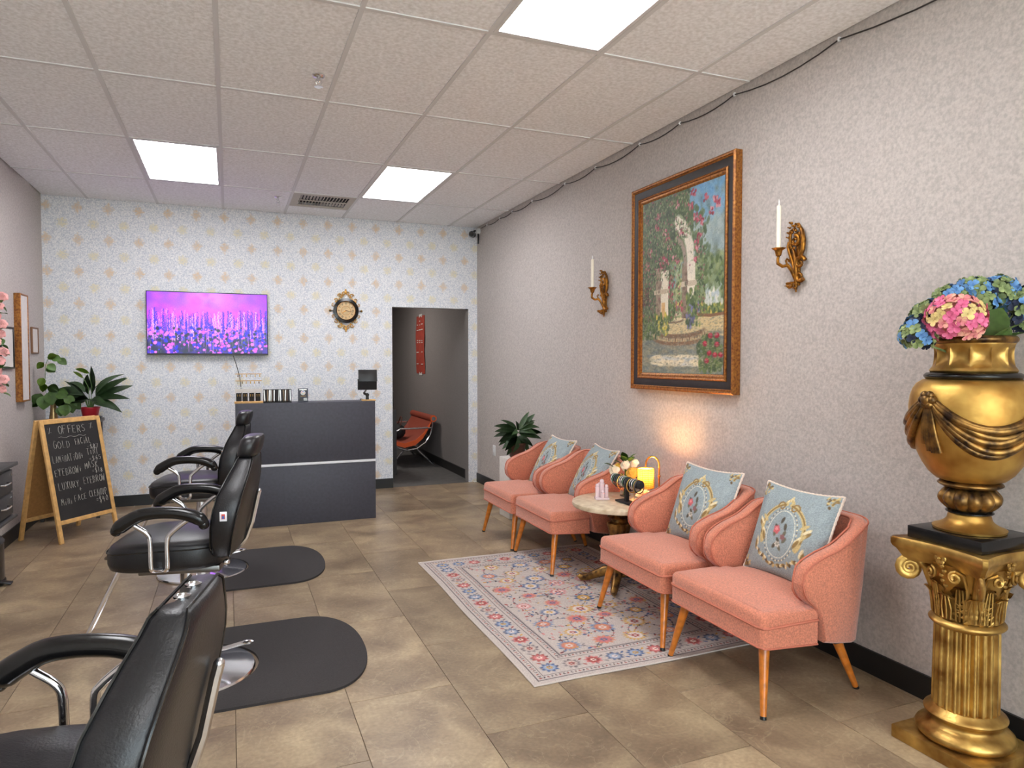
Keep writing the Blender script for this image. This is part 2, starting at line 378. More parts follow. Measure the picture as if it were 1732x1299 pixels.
# ceiling: dropped grid of 2 x 4 ft tiles
GX = [XL] + [-1.262 + .612 * k for k in range(7)] + [XR]
GY = [YF] + [-2.92 + 1.22 * k for k in range(1, 9)] + [YB]
cl = struct(bx('ceiling', XL - T, XR + T, YF - T, YB + T, H + .10, H + .2, M['ceil']))
LIGHTS = {(2, 7), (5, 7), (5, 4), (2, 4), (5, 1), (2, 1)}  # panels out of view are added to light the room
for i in range(len(GX) - 1):
    for k in range(len(GY) - 1):
        x0, x1, y0, y1 = GX[i], GX[i + 1], GY[k], GY[k + 1]
        if (i, k) in LIGHTS or x1 - x0 < .03: continue
        if (i, k) == (4, 8):           # the air grille sits here, a short tile fills the rest
            y0 = 7.45
        part(MB().box(((x0 + x1) / 2, (y0 + y1) / 2, H + .014), (x1 - x0 - .016, y1 - y0 - .016, .016), .004, seg=1), 'ceiling_tile', M['ceil'], cl)
for x in GX[1:-1]: bx('grid_bar', x - .012, x + .012, YF, YB, H, H + .006, M['bar'], cl)
for y in GY[1:-1]:
    for i in range(len(GX) - 1):
        bx('grid_bar', GX[i] + .012, GX[i + 1] - .012, y - .012, y + .012, H, H + .006, M['bar'], cl)
bx('grid_bar', GX[4] + .012, GX[5] - .012, 7.438, 7.456, H, H + .006, M['bar'], cl)
# walls
wr = struct(bx('wall_right', XR, XR + T, YF - T, YB + T, 0, H + .1, M['wall']))
wl = struct(bx('wall_left', XL - T, XL, YF - T, YB + T, 0, H + .1, M['wall']))
DX0, DX1, DZ = 1.735, 2.66, 2.085
mb = MB(); mb.box(((XL + DX0) / 2, YB + T / 2, (H + .1) / 2), (DX0 - XL, T, H + .1)); mb.box(((DX0 + DX1) / 2, YB + T / 2, (DZ + H + .1) / 2), (DX1 - DX0, T, H + .1 - DZ)); mb.box(((DX1 + XR) / 2, YB + T / 2, (H + .1) / 2), (XR - DX1, T, H + .1))
wb = struct(part(mb, 'wall_back', M['wallpaper'], None))
bx('jamb', DX1 - .006, DX1, YB + .012, YB + T, 0, DZ, M['backroom'], wb)
bx('jamb', DX0, DX0 + .006, YB + .012, YB + T, 0, DZ, M['backroom'], wb)
# storefront behind the viewpoint
mb = MB()
mb.box((XL - T / 2 + .06, YF - T / 2, H / 2), (.24, T, H)); mb.box((XR + T / 2 - .06, YF - T / 2, H / 2), (.24, T, H)); mb.box(((XL + XR) / 2, YF - T / 2, 2.98), (XR - XL, T, .26)); mb.box(((XL + XR) / 2, YF - T / 2, .06), (XR - XL, T, .12))
struct(part(mb, 'wall_front', M['wall'], None))
wf = MB()
for x in (-1.5, .05, 1.25, 2.63): wf.box((x, YF - .04, 1.48), (.05, .05, 2.72))
wf.box((.56, YF - .04, 2.82), (4.2, .05, .05)); wf.box((.56, YF - .04, .14), (4.2, .05, .05))
win = struct(part(wf, 'window_1', M['black'], None))
for a, b_ in ((-1.475, .025), (.075, 1.225), (1.275, 2.605)):
    bx('pane', a, b_, YF - .045, YF - .04, .165, 2.795, M['pane'], win)
pv = struct(bx('ground', -12, 14, -16, YF - T, -.2, -.02, M['pave']))
# baseboards
struct(bx('baseboard_right', XR - .012, XR, YF, YB - .001, 0, .11, M['black_base']))
struct(bx('baseboard_left', XL, XL + .012, YF, YB - .001, 0, .11, M['black_base']))
struct(bx('baseboard_back', XL + .012, DX0, YB - .012, YB, 0, .11, M['black_base']))
# back room seen through the opening
BX0, BX1, BY = .4, 2.715, 12.7
struct(bx('floor_back_room', BX0, BX1, YB, BY, -.12, 0, M['backfloor']))
struct(bx('wall_back_room_right', BX1, BX1 + T, YB + T, BY + T, 0, 2.7, M['backroom']))
struct(bx('wall_back_room_left', BX0 - T, BX0, YB + T, BY + T, 0, 2.7, M['backroom']))
struct(bx('wall_back_room_far', BX0, BX1, BY, BY + T, 0, 2.7, M['backroom']))
struct(bx('ceiling_back_room', BX0 - T, BX1 + T, YB + T, BY + T, 2.7, 2.8, M['ceil']))
struct(bx('baseboard_back_room', BX1 - .012, BX1, YB + T, BY, 0, .11, M['black_base']))

# ------------------------------------------------------------------ ceiling lights
lbl = {(2, 7): ('square white ceiling light panel on the left, above the television', 1), (5, 7): ('square white ceiling light panel by the air grille, near the back wall', 1),
       (5, 4): ('large bright ceiling light panel nearest the viewer, cut off by the top edge', 1), (2, 4): ('ceiling light panel overhead above the nearest styling chair, out of view', 1),
       (5, 1): ('unseen ceiling light panel added for light, by the storefront behind viewer on the right', 1), (2, 1): ('unseen ceiling light panel added for light, by the storefront behind viewer on the left', 1)}
for (i, k) in sorted(LIGHTS):
    x0, x1, y0, y1 = GX[i] + .012, GX[i + 1] - .012, GY[k] + .012, GY[k + 1] - .012
    t = thing('ceiling_light', lbl[(i, k)][0], 'ceiling light', ((x0 + x1) / 2, (y0 + y1) / 2, H), 0, 'recessed ceiling light panels')
    w2, l2 = (x1 - x0) / 2, (y1 - y0) / 2
    f = MB()
    for sx in (-1, 1): f.box((sx * (w2 - .011), 0, .004), (.022, 2 * l2, .008), .002, seg=1)
    for sy in (-1, 1): f.box((0, sy * (l2 - .011), .004), (2 * w2 - .044, .022, .008), .002, seg=1)
    f.box((0, 0, .07), (2 * w2, 2 * l2, .02))
    part(f, 'frame', M['bar'], t)
    part(MB().box((0, 0, .010), (2 * w2 - .044, 2 * l2 - .044, .006)), 'diffuser', M['panel'], t)

# air grille
t = thing('air_grille', 'slatted metal air grille in the ceiling near the back wall', 'vent', (.881, 7.15, H), 0)
f = MB()
f.box((-.26, 0, .005), (.07, .57, .008)); f.box((.265, 0, .005), (.06, .57, .008)); f.box((.005, -.255, .005), (.46, .06, .008)); f.box((.005, .255, .005), (.46, .06, .008))
part(f, 'frame', M['vent'], t); part(MB().box((0, 0, .05), (.56, .56, .01)), 'duct', M['blackmatte'], t)
part(MB().box((.005, 0, .004), (.46, .008, .01)), 'divider', M['vent'], t)
for h_, sgn in ((-.115, 1), (.115, -1)):
    for q in range(15):
        x = -.21 + q * .0305
        part(MB().box((x, h_, .012), (.018, .215, .002), rot=Matrix.Rotation(math.radians(38 if (sgn > 0) == (x < 0) else -38), 3, 'Y')), 'slat', M['vent'], t)
# sprinklers
for (x, y, l) in ((.481, 4.015, 'chrome fire sprinkler head hanging in the middle of the ceiling'), (.456, 7.099, 'small fire sprinkler head left of the air grille')):
    t = thing('fire_sprinkler', l, 'sprinkler', (x, y, H), 0, 'ceiling fire sprinklers')
    part(MB().lathe([(.036, .006), (.036, 0), (.028, -.008), (.01, -.010), (.01, -.03), (.006, -.034)], 20), 'escutcheon', M['chrome'], t)
    f = MB(); f.tube([(-.012, 0, -.02), (-.018, 0, -.034), (-.008, 0, -.05), (0, 0, -.052)], .0025, 6); f.tube([(.012, 0, -.02), (.018, 0, -.034), (.008, 0, -.05), (0, 0, -.052)], .0025, 6)
    part(f, 'yoke', M['chrome'], t); part(MB().lathe([(.004, -.062), (.024, -.060), (.024, -.058), (.004, -.05)], 16), 'deflector', M['chrome'], t)

# cable clipped along the ceiling edge of the right wall
clips = [-.6, .4, 1.35, 2.55, 3.30, 3.83, 4.31, 4.96, 5.51, 6.22, 6.74, 7.10, 7.5]
t = thing('wall_cable', 'thin dark cable sagging between clips along top of the right wall', 'cable', (XR, 0, H - .02))
pts = []
for a, b_ in zip(clips, clips[1:]):
    sag = .05 * min(1, (b_ - a)) * (1.0 if b_ > 2 else .6)
    for q in range(6):
        u = q / 6; pts.append((-.009, a + (b_ - a) * u, -.004 - sag * 4 * u * (1 - u)))
pts.append((-.009, clips[-1], -.004)); pts.append((-.012, 7.68, -.01))
part(MB().tube(pts, .0035, 6), 'cord', M['cable'], t)
for c in clips:
    f = MB(); f.box((-.008, c, 0), (.014, .012, .016), .002, seg=1); f.tube([(-.002, c, -.01), (-.014, c, -.013), (-.017, c, -.004), (-.012, c, .004)], .003, 6)
    part(f, 'clip', M['white'], t)
# security camera in the corner
t = thing('security_camera', 'small black and white security camera in the far ceiling corner', 'camera', (2.72, 7.78, 2.97))
part(MB().cyl((.05, 0, .03), (-.01, -.02, .03), .035, .03, 18), 'base', M['white'], t)
part(MB().tube([(-.01, -.02, .03), (-.04, -.04, .015), (-.05, -.05, -.01)], .012, 8), 'arm', M['black'], t)
part(MB().cyl((-.03, .0, -.015), (-.09, -.12, -.03), .034, .034, 18), 'body', M['black'], t)
part(MB().cyl((-.0905, -.1215, -.03), (-.093, -.126, -.031), .022, .02, 16), 'lens', M['armpad'], t)
part(MB().tube([(.03, -.01, 0), (.03, -.02, -.05), (.028, -.015, -.12)], .009, 8), 'antenna', M['black'], t)

# wall outlets
def outlet(label, loc, rz, gang=1):
    t = thing('wall_outlet', label, 'outlet', loc, rz)
    wd = .075 * gang
    part(MB().box((0, -.003, 0), (wd, .006, .118), .002), 'plate', M['white'], t)
    for g in range(gang):
        x = (g - (gang - 1) / 2) * .046
        for z in (-.028, .028):
            part(MB().box((x, -.0065, z), (.028, .003, .03), .001, seg=1).box((x - .006, -.0083, z), (.003, .001, .01)).box((x + .006, -.0083, z), (.003, .001, .01)), 'socket', M['acrylic'], t)
outlet('white wall outlet low on the right wall beside the doorway', (XR, 7.29, .45), -PI / 2)
outlet('double white wall outlet on the wallpaper behind the farthest styling chair', (-.63, YB, .34), 0, 2)

# ------------------------------------------------------------------ television
cv = Canvas(360, 192, (150, 60, 235), 1.136, .62)
Y_ = cv.Y / .62; X_ = cv.X / 1.136
g = np.exp(-((X_ - .52) / .33) ** 2) * np.exp(-((Y_ - .92) / .3) ** 2)
base = np.stack([128 + 70 * g + 60 * np.exp(-((Y_ - .62) / .12) ** 2), 45 + 70 * g, 246 + 0 * g], -1)
lowc = np.stack([70 + 0 * g, 25 + 0 * g, 225 + 0 * g], -1)
m_ = np.clip((.62 - Y_) / .25, 0, 1)[..., None]; cv.a[:] = base * (1 - m_) + lowc * m_
for _ in range(160):
    x, y = rng.random() * 1.136, (.52 + rng.random() * .5) * .62
    cv.blob(x, y, .03 + .05 * rng.random(), None, [(205, 70, 245), (120, 60, 250), (180, 100, 255), (225, 60, 240)][rng.integers(4)], op=.25, soft=.9)
for _ in range(120): cv.blob(rng.random() * 1.136, rng.random() * .2, .03 + .04 * rng.random(), None, [(10, 24, 46), (20, 30, 60), (40, 20, 120)][rng.integers(3)], op=.8, soft=.6)
for q in range(330):
    x = rng.random() * 1.136; y0 = (rng.random() * .25) * .62; tp = (.42 + .27 * rng.random() + .12 * abs(x / 1.136 - .5)) * .62; lean = (rng.random() - .5) * .05
    if q % 3 == 0: cv.line([(x, y0), (x + lean, tp - .04)], .0035, [(70, 96, 88), (110, 120, 90), (200, 120, 230)][rng.integers(3)], .8)
    c = [(26, 20, 240), (60, 30, 200), (215, 90, 250), (230, 120, 255), (150, 60, 250), (30, 16, 150), (240, 170, 255)][rng.integers(7)]
    yy = tp
    while yy > tp - .16:
        cv.blob(x + lean + (rng.random() - .5) * .012, yy, .0075, .0055, c, op=.85); yy -= .0105
for _ in range(330):
    cv.blob(rng.random() * 1.136, rng.random() * .27, .008 + .014 * rng.random(), None, [(20, 10, 250), (30, 30, 255), (225, 80, 235), (240, 110, 250), (16, 24, 60), (20, 34, 50)][rng.integers(6)], op=.9)
cv.noise(.16, rng)
t = thing('television', 'flat television on the wallpaper showing purple lavender field', 'television', (-.19, YB, 1.847))
part(MB().box((0, -.045, 0), (1.15, .04, .648), .004), 'housing', M['black'], t)
part(MB().box((0, -.012, 0), (.5, .024, .3)), 'wall_mount', M['blackmatte'], t)
M['tv'] = print_mat('television_picture', .3, emit=.8)
link(grid_mesh('screen', cv, lambda u, v: np.stack([-.568 + 1.136 * u, np.full_like(u, -.0665), -.305 + .62 * v], 1), M['tv']), 'screen', t)
f = MB(); f.box((0, -.0665, -.3165), (1.15, .004, .014))
part(f, 'lower_bezel', M['shelfgrey'], t)
tag(part(MB().tube([(.04, YB - .02, 1.52), (.07, YB - .012, 1.42), (.10, YB - .008, 1.3), (.12, YB - .006, 1.1), (.12, YB - .006, .8)], .004, 6), 'power_cord', M['cable'], None), 'thin black cord hanging from the television down behind the counter', 'cord')

# ------------------------------------------------------------------ wall clock
t = thing('wall_clock', 'ornate round gold and black wall clock on the wallpaper', 'clock', (1.213, YB, 2.025))
def ring(mb, r0, r1, y0, y1, n=48, c=(0, 0)):
    secs = []
    for i in range(n):
        a = 2 * PI * i / n; ca, sa = math.cos(a), math.sin(a)
        secs.append([(c[0] + r * ca, y, c[1] + r * sa) for r, y in ((r0, y0), (r0, y1), (r1, y1 + (.006 if y1 < y0 else -.006)), (r1, y0))])
    secs.append(secs[0]); mb.loft(secs, caps=False); return mb
part(ring(MB(), .108, .138, 0, -.04), 'case', M['armpad'], t, 'black round case')
part(ring(MB(), .100, .109, 0, -.036), 'bezel', M['brass'], t)
clockface = mat('clock_dial', (206, 176, 130), .5, n=(30, .12))
part(MB().cyl((0, 0, 0), (0, -.018, 0), .104, .104, 40), 'dial', clockface, t)
part(ring(MB(), .048, .053, -.015, -.0215, 36), 'dial_ring', M['brass'], t)
for k in range(12):
    a = PI / 2 - k * PI / 6; r = .078; nb = [3, 1, 2, 3, 2, 1, 2, 3, 4, 2, 1, 2][k]
    f = MB()
    for q in range(nb):
        o = (q - (nb - 1) / 2) * .007; cx_, cz_ = r * math.cos(a) - o * math.sin(a), r * math.sin(a) + o * math.cos(a)
        f.box((cx_, -.0185, cz_), (.0028, .001, .022), rot=Matrix.Rotation(PI / 2 - a, 3, 'Y'))
    part(f, 'numeral', M['blackmatte'], t)
part(MB().prism([(-.004, 0), (.0, -.01), (.004, 0), (.001, .052), (-.001, .052)], -.001, 'y', -.023).xf(Matrix.Rotation(math.radians(212), 4, 'Y') if False else Matrix.Rotation(math.radians(-122), 4, 'Y')), 'hour_hand', M['brass'], t)
part(MB().prism([(-.003, 0), (.0, -.014), (.003, 0), (.001, .08), (-.001, .08)], -.001, 'y', -.025).xf(Matrix.Rotation(math.radians(103), 4, 'Y')), 'minute_hand', M['blackmatte'], t)
def scroll(mb, c, r, turns, start, sgn, tr, y=-.012, n=18):
    pts = []
    for i in range(n):
        u = i / (n - 1); a = start + sgn * turns * 2 * PI * u; rr = r * (1 - .75 * u)
        pts.append((c[0] + rr * math.cos(a), y, c[1] + rr * math.sin(a)))
    mb.tube(pts, [tr * (1.1 - .5 * i / n) for i in range(n)], 6); return mb
f = MB()
for sz in (1, -1):
    H_ = .235 if sz > 0 else .232
    f.ball((0, -.012, sz * (H_ - .03)), .018, 10, (1, .5, 1.1)); f.ball((0, -.012, sz * (H_ - .006)), .010, 8, (1, .5, 1.3))
    for sx in (-1, 1):
        scroll(f, (sx * .02, sz * (H_ - .045)), .02, 1.1, PI / 2, -sx * sz, .006)
        scroll(f, (sx * .065, sz * .165), .024, 1.2, (0 if sx > 0 else PI), sx * sz, .006)
        scroll(f, (sx * .042, sz * .158), .016, 1.1, (PI if sx > 0 else 0), -sx * sz, .005)
        scroll(f, (sx * .103, sz * .115), .022, 1.1, (0 if sx > 0 else PI), sx * sz, .005)
        scroll(f, (sx * .135, sz * .06), .02, 1.0, PI / 2 * sz, -sx * sz, .0045)
        for q in range(4): f.ball((sx * (.05 + .02 * q), -.012, sz * (.145 - .016 * q)), .010, 8, (1, .5, 1))
part(f, 'filigree', M['frame'] if False else mat('clock_filigree_gold', (216, 166, 90), .35, .7, n=(50, .2)), t)
for sx in (-1, 1): part(MB().tube([(sx * .138, -.01, 0), (sx * .165, -.014, 0)], .004, 6).ball((sx * .172, -.016, -.002), .013, 12), 'finial', M['golddark'], t)

# ------------------------------------------------------------------ reception counter
CY = 6.405; CT = 1.094; CX0, CX1 = .045, 1.25
t = thing('reception_counter', 'charcoal reception counter with a thin white stripe across the front', 'counter', (CX0, CY, 0))
cw = CX1 - CX0
part(MB().box((cw / 2, .012, (.555 + CT) / 2), (cw, .024, CT - .555), .002), 'upper_panel', M['charcoal'], t)
part(MB().box((cw / 2, .012, .265), (cw, .024, .53), .002), 'lower_panel', M['charcoal'], t)
part(MB().box((cw / 2, .010, .5425), (cw, .028, .021), .001), 'stripe', M['whitemetal'], t, 'thin white strip')
for x in (.012, cw - .012): part(MB().box((x, .354, .54), (.022, .658, 1.08), .002), 'side_panel', M['charcoal'], t)
part(MB().box((cw / 2, .17, CT - .015), (cw - .05, .288, .022), .002), 'ledge', M['charcoal'], t)
part(MB().box((cw / 2, .37, .75), (cw - .05, .62, .025), .002), 'desktop', M['shelfgrey'], t)

# items on the counter (ledge top z = 1.09)
ZT = CT - .003
t = thing('earring_stand', 'clear earring stand with wooden base, three tiers of earrings', 'display', (.155, 6.50, ZT))
part(MB().box((0, 0, .009), (.235, .11, .018), .002), 'base', M['pine'], t)
for x in (-.108, .108): part(MB().box((x, .035, .14), (.006, .006, .245)), 'post', M['acrylic'], t)
for z in (.14, .198, .258):
    bar = part(MB().box((0, .035, z), (.222, .006, .007)), 'rail', M['pine'] if z > .15 else M['acrylic'], t)
    cols = [M['golddark'], M['silver'], M['red'], M['bracelet_b'], M['bracelet_d']]
    for q in range(6 if z > .15 else 0):
        x = -.09 + q * .035 + rnd.random() * .01
        part(MB().ball((x, .028, z - .006), .004, 6).ball((x, .028, z - .018), .006, 6, (1, .5, 1.4)), 'earring', cols[rnd.randrange(5)], bar)
for q in range(4):
    cd = part(MB().box((-.082 + q * .053, 0, .055), (.042, .006, .072), .001, seg=1), 'earring_card', M['blackmatte'], t)
    for sx in (-1, 1): part(MB().ball((-.082 + q * .053 + sx * .009, -.006, .075), .005, 6).ball((-.082 + q * .053 + sx * .009, -.006, .064), .004, 6), 'earring', M['bracelet_d'], cd)
part(MB().box((0, .02, .112), (.22, .004, .035)), 'header_card', M['paper'], t)
t = thing('bracelet_rack', 'black rack of hanging bracelets between earring stand and sign card', 'display', (.395, 6.50, ZT))
part(MB().box((0, .01, .06), (.24, .012, .12), .002), 'back_board', M['blackmatte'], t); part(MB().box((0, 0, .003), (.24, .06, .006)), 'base', M['blackmatte'], t)
cm = [mat('strap_brown', (96, 76, 62), .5), M['silver'], mat('strap_dark', (52, 46, 44), .5), M['bracelet_a'], mat('strap_tan', (140, 118, 92), .5)]
for q in range(17):
    x = -.11 + q * .0137
    part(MB().box((x, .001, .064), (.007 + .003 * rnd.random(), .005, .1), .001, seg=1, rot=Matrix.Rotation((rnd.random() - .5) * .12, 3, 'Y')).ball((x, -.001, .016), .0055, 6), 'bracelet_strand', cm[rnd.randrange(5)], t)
t = thing('sign_card', 'small dark grey standing card with round white emblem on the counter', 'sign', (.615, 6.50, ZT))
rt_ = Matrix.Rotation(math.radians(-8), 4, 'X')
f = MB().box((0, 0, .062), (.088, .004, .124), .001, seg=1); f.box((0, .03, .002), (.06, .06, .003)); part(f, 'card', M['charcoal'], t)
part(MB().cyl((0, -.002, .085), (0, -.0035, .085), .021, .021, 24), 'emblem', M['whitemetal'], t)
for (c_, a0) in (((70, 130, 220), 20), ((214, 80, 64), 110), ((90, 170, 100), 200), ((230, 180, 70), 290)):
    pts = [(.012 * math.cos(math.radians(a0 + q * 18)), -.0042, .085 + .012 * math.sin(math.radians(a0 + q * 18))) for q in range(6)]
    part(MB().tube(pts, .0024, 5), 'emblem_arc', mat('emblem_colour', c_, .5), t)
for q in range(5): part(MB().ball((-.018 + q * .009, -.003, .055), .003, 6), 'star', M['yellow'], t)
part(MB().box((-.02, -.0026, .026), (.03, .001, .026)), 'print_block', M['shelfgrey'], t); part(MB().box((.02, -.0026, .026), (.03, .001, .026)), 'print_block', M['steel'], t)
part(MB().box((0, -.0026, .113), (.066, .001, .006)), 'print_line', M['silver'], t)
t = thing('tablet_stand', 'black tablet on a jointed stand at the right end of the counter', 'tablet', (1.195, 6.50, ZT), math.radians(-6))
part(MB().box((.01, 0, .006), (.125, .12, .012), .002), 'base', M['pine'], t, 'wooden base plate')
part(MB().cyl((0, 0, .012), (0, 0, .05), .016, .013, 14).ball((0, 0, .055), .018, 12).tube([(0, 0, .055), (-.028, 0, .068), (-.03, 0, .08)], .011, 8), 'joint', M['black'], t)
part(MB().tube([(-.03, 0, .075), (-.012, 0, .1), (-.005, 0, .15)], .008, 8), 'arm', M['steel'], t)
part(MB().box((.004, -.012, .235), (.172, .014, .115), .004, rot=Matrix.Rotation(math.radians(-14), 3, 'X')), 'screen_back', M['black'], t)
part(MB().box((0, -.006, .15), (.176, .016, .095), .004, rot=Matrix.Rotation(math.radians(8), 3, 'X')), 'case_flap', M['blackmatte'], t)
part(MB().box((0, -.014, .196), (.18, .018, .016), .003), 'hinge', M['armpad'], t)
part(MB().box((-.065, -.024, .196), (.024, .002, .004)).box((.065, -.024, .196), (.024, .002, .004)), 'hinge_pin', M['silver'], t)
part(MB().prism([(-.008, -.004), (.008, -.004), (.004, .005)], -.001, 'y', -.014).xf(Matrix.Translation((.003, 0, .162))), 'emblem', M['silver'], t)

# ------------------------------------------------------------------ chalkboard A-frame
GL = {'O': [[(.5, 1), (.15, .8), (.05, .45), (.25, .05), (.6, 0), (.95, .3), (.95, .7), (.5, 1)]], 'F': [[(.1, 0), (.1, 1), (.8, 1)], [(.1, .55), (.65, .55)]],
      'E': [[(.8, 1), (.1, 1), (.1, 0), (.8, 0)], [(.1, .52), (.65, .52)]], 'R': [[(.1, 0), (.1, 1), (.6, 1), (.8, .75), (.55, .5), (.1, .5)], [(.4, .5), (.85, 0)]],
      'S': [[(.85, .9), (.5, 1), (.15, .8), (.25, .58), (.7, .42), (.85, .2), (.5, 0), (.1, .1)]], 'G': [[(.85, .9), (.45, 1), (.1, .6), (.2, .1), (.6, 0), (.85, .2), (.85, .5), (.5, .5)]],
      'L': [[(.1, 1), (.1, 0), (.8, 0)]], 'D': [[(.1, 0), (.1, 1), (.6, .9), (.85, .5), (.6, .1), (.1, 0)]], 'A': [[(.05, 0), (.45, 1), (.85, 0)], [(.2, .4), (.7, .4)]],
      'C': [[(.85, .85), (.5, 1), (.12, .7), (.12, .3), (.5, 0), (.88, .15)]], 'I': [[(.5, 0), (.5, 1)]], 'i': [[(.5, 0), (.5, .6)], [(.5, .82), (.5, .88)]], 'T': [[(.0, 1), (.9, 1)], [(.45, 1), (.45, 0)]],
      'N': [[(.1, 0), (.1, 1), (.8, 0), (.8, 1)]], 'M': [[(.05, 0), (.15, 1), (.5, .4), (.85, 1), (.95, 0)]], 'P': [[(.1, 0), (.1, 1), (.7, .95), (.8, .7), (.6, .5), (.1, .5)]],
      'Y': [[(.05, 1), (.45, .5), (.85, 1)], [(.45, .5), (.4, 0)]], 'B': [[(.1, 0), (.1, 1), (.6, .95), (.65, .65), (.1, .52), (.75, .45), (.75, .1), (.1, 0)]], 'W': [[(0, 1), (.25, 0), (.5, .7), (.75, 0), (1, 1)]],
      'K': [[(.1, 0), (.1, 1)], [(.8, 1), (.1, .5), (.85, 0)]], 'X': [[(.1, 0), (.85, 1)], [(.1, 1), (.85, 0)]], 'U': [[(.1, 1), (.12, .2), (.45, 0), (.8, .2), (.82, 1)]],
      '+': [[(.5, .2), (.5, .8)], [(.2, .5), (.8, .5)]], '=': [[(.15, .62), (.8, .62)], [(.15, .35), (.8, .35)]], '-': [[(.2, .5), (.8, .5)]], '$': [[(.8, .85), (.3, .9), (.2, .6), (.75, .4), (.7, .1), (.15, .12)], [(.5, 1.15), (.5, -.15)]],
      '%': [[(.75, 1), (.25, 0)], [(.15, .85), (.2, .8)], [(.8, .2), (.85, .15)]], '8': [[(.5, .52), (.2, .75), (.5, 1), (.8, .75), (.5, .52), (.15, .25), (.5, 0), (.85, .25), (.5, .52)]], '7': [[(.1, 1), (.85, 1), (.4, 0)]],
      '6': [[(.75, .95), (.3, .7), (.15, .25), (.5, 0), (.8, .25), (.5, .5), (.18, .35)]], '5': [[(.8, 1), (.25, 1), (.2, .55), (.65, .6), (.8, .25), (.5, 0), (.15, .1)]], '1': [[(.35, .8), (.5, 1), (.5, 0)]],
      '4': [[(.3, 1), (.15, .45), (.85, .45)], [(.65, .9), (.65, 0)]], '0': [[(.5, 1), (.15, .6), (.25, .1), (.6, 0), (.85, .4), (.75, .85), (.5, 1)]], '.': [[(.5, .5), (.55, .45)]]}
def chalk_text(mb, txt, x, z, h, wd, th=.0021):
    """wd = total width; writes at plane y=0 facing -y"""
    n = len(txt); step = wd / n
    for ch in txt:
        jx, jz, js = (rnd.random() - .5) * .1 * h, (rnd.random() - .5) * .14 * h, 1 + (rnd.random() - .5) * .2
        for st in GL.get(ch, []):
            mb.tube([(x + jx + p[0] * step * .8, 0, z + jz + p[1] * h * js) for p in st], th, 4, flat=.4)
        x += step
BW, BD, BH = .57, .425, .985
t = thing('chalkboard_sign', 'wooden A-frame chalkboard listing offers, standing in the far left corner', 'sign', (-1.26, 6.765, 0), math.radians(52))
lean = math.atan2(BD / 2 - .02, BH); Ls = math.hypot(BH, BD / 2 - .02)
for side in (-1, 1):
    # panel plane: local frame with x along width, z up the slope
    R_ = Matrix.Translation((0, side * BD / 2, 0)) @ Matrix.Rotation(side * lean, 4, 'X')
    for sx in (-1, 1):
        part(MB().box((sx * (BW / 2 - .018), 0, Ls / 2), (.036, .022, Ls), .003, seg=1).xf(R_), 'leg', M['pine'], t)
    part(MB().box((0, 0, Ls - .018), (BW - .072, .022, .036), .003, seg=1).xf(R_), 'top_rail', M['pine'], t)
    part(MB().box((0, 0, .165), (BW - .072, .022, .034), .003, seg=1).xf(R_), 'bottom_rail', M['pine'], t)
    f = MB().box((0, 0, (Ls - .036 + .182) / 2), (BW - .072, .008, Ls - .036 - .182)).xf(R_)
    pn = part(f, 'board_panel', M['slate'] if side < 0 else M['mdf'], t, 'black chalk surface' if side < 0 else 'plain brown hardboard back')
    if side < 0:
        c = MB(); z0 = .182; hh = Ls - .036 - .182
        Zp = lambda u: z0 + hh * (1 - u)
        chalk_text(c, '%', -.225, Zp(.098), .045, .04, .0022); chalk_text(c, 'OFFERS', -.135, Zp(.112), .066, .27, .003); chalk_text(c, '%', .165, Zp(.085), .045, .045, .0022)
        c.tube([(-.14 + q * .0235, 0, Zp(.15) + .006 * math.sin(q * 1.7)) for q in range(12)], .003, 4, flat=.4)
        chalk_text(c, '.', -.24, Zp(.235), .04, .02); chalk_text(c, 'GOLD', -.20, Zp(.262), .06, .165); chalk_text(c, 'FACiAL', .005, Zp(.245), .052, .155); chalk_text(c, '-$87', .11, Zp(.303), .038, .12)
        chalk_text(c, 'LAMiNATiON+', -.225, Zp(.402), .055, .29); chalk_text(c, 'TiNT', .10, Zp(.372), .055, .115); chalk_text(c, '=$65', .11, Zp(.437), .038, .125)
        chalk_text(c, 'EYEBROW+', -.225, Zp(.545), .055, .255); chalk_text(c, 'MASK', .055, Zp(.515), .052, .14); chalk_text(c, '=$18', .12, Zp(.575), .038, .11)
        chalk_text(c, '.', -.245, Zp(.65), .04, .02); chalk_text(c, 'LUXURY', -.215, Zp(.69), .056, .20); chalk_text(c, 'EYEBROW', .02, Zp(.675), .056, .215); chalk_text(c, '+', -.04, Zp(.745), .045, .05)
        chalk_text(c, 'MiNi', -.215, Zp(.85), .05, .11); chalk_text(c, 'FACE', -.09, Zp(.835), .05, .12); chalk_text(c, 'CLEANUP', .05, Zp(.825), .055, .185); chalk_text(c, '=$40', .11, Zp(.90), .05, .125)
        c.xf(R_ @ Matrix.Translation((0, -.0052, 0)))
        part(c, 'chalk_lettering', M['chalk'], pn, 'white handwritten chalk lettering')

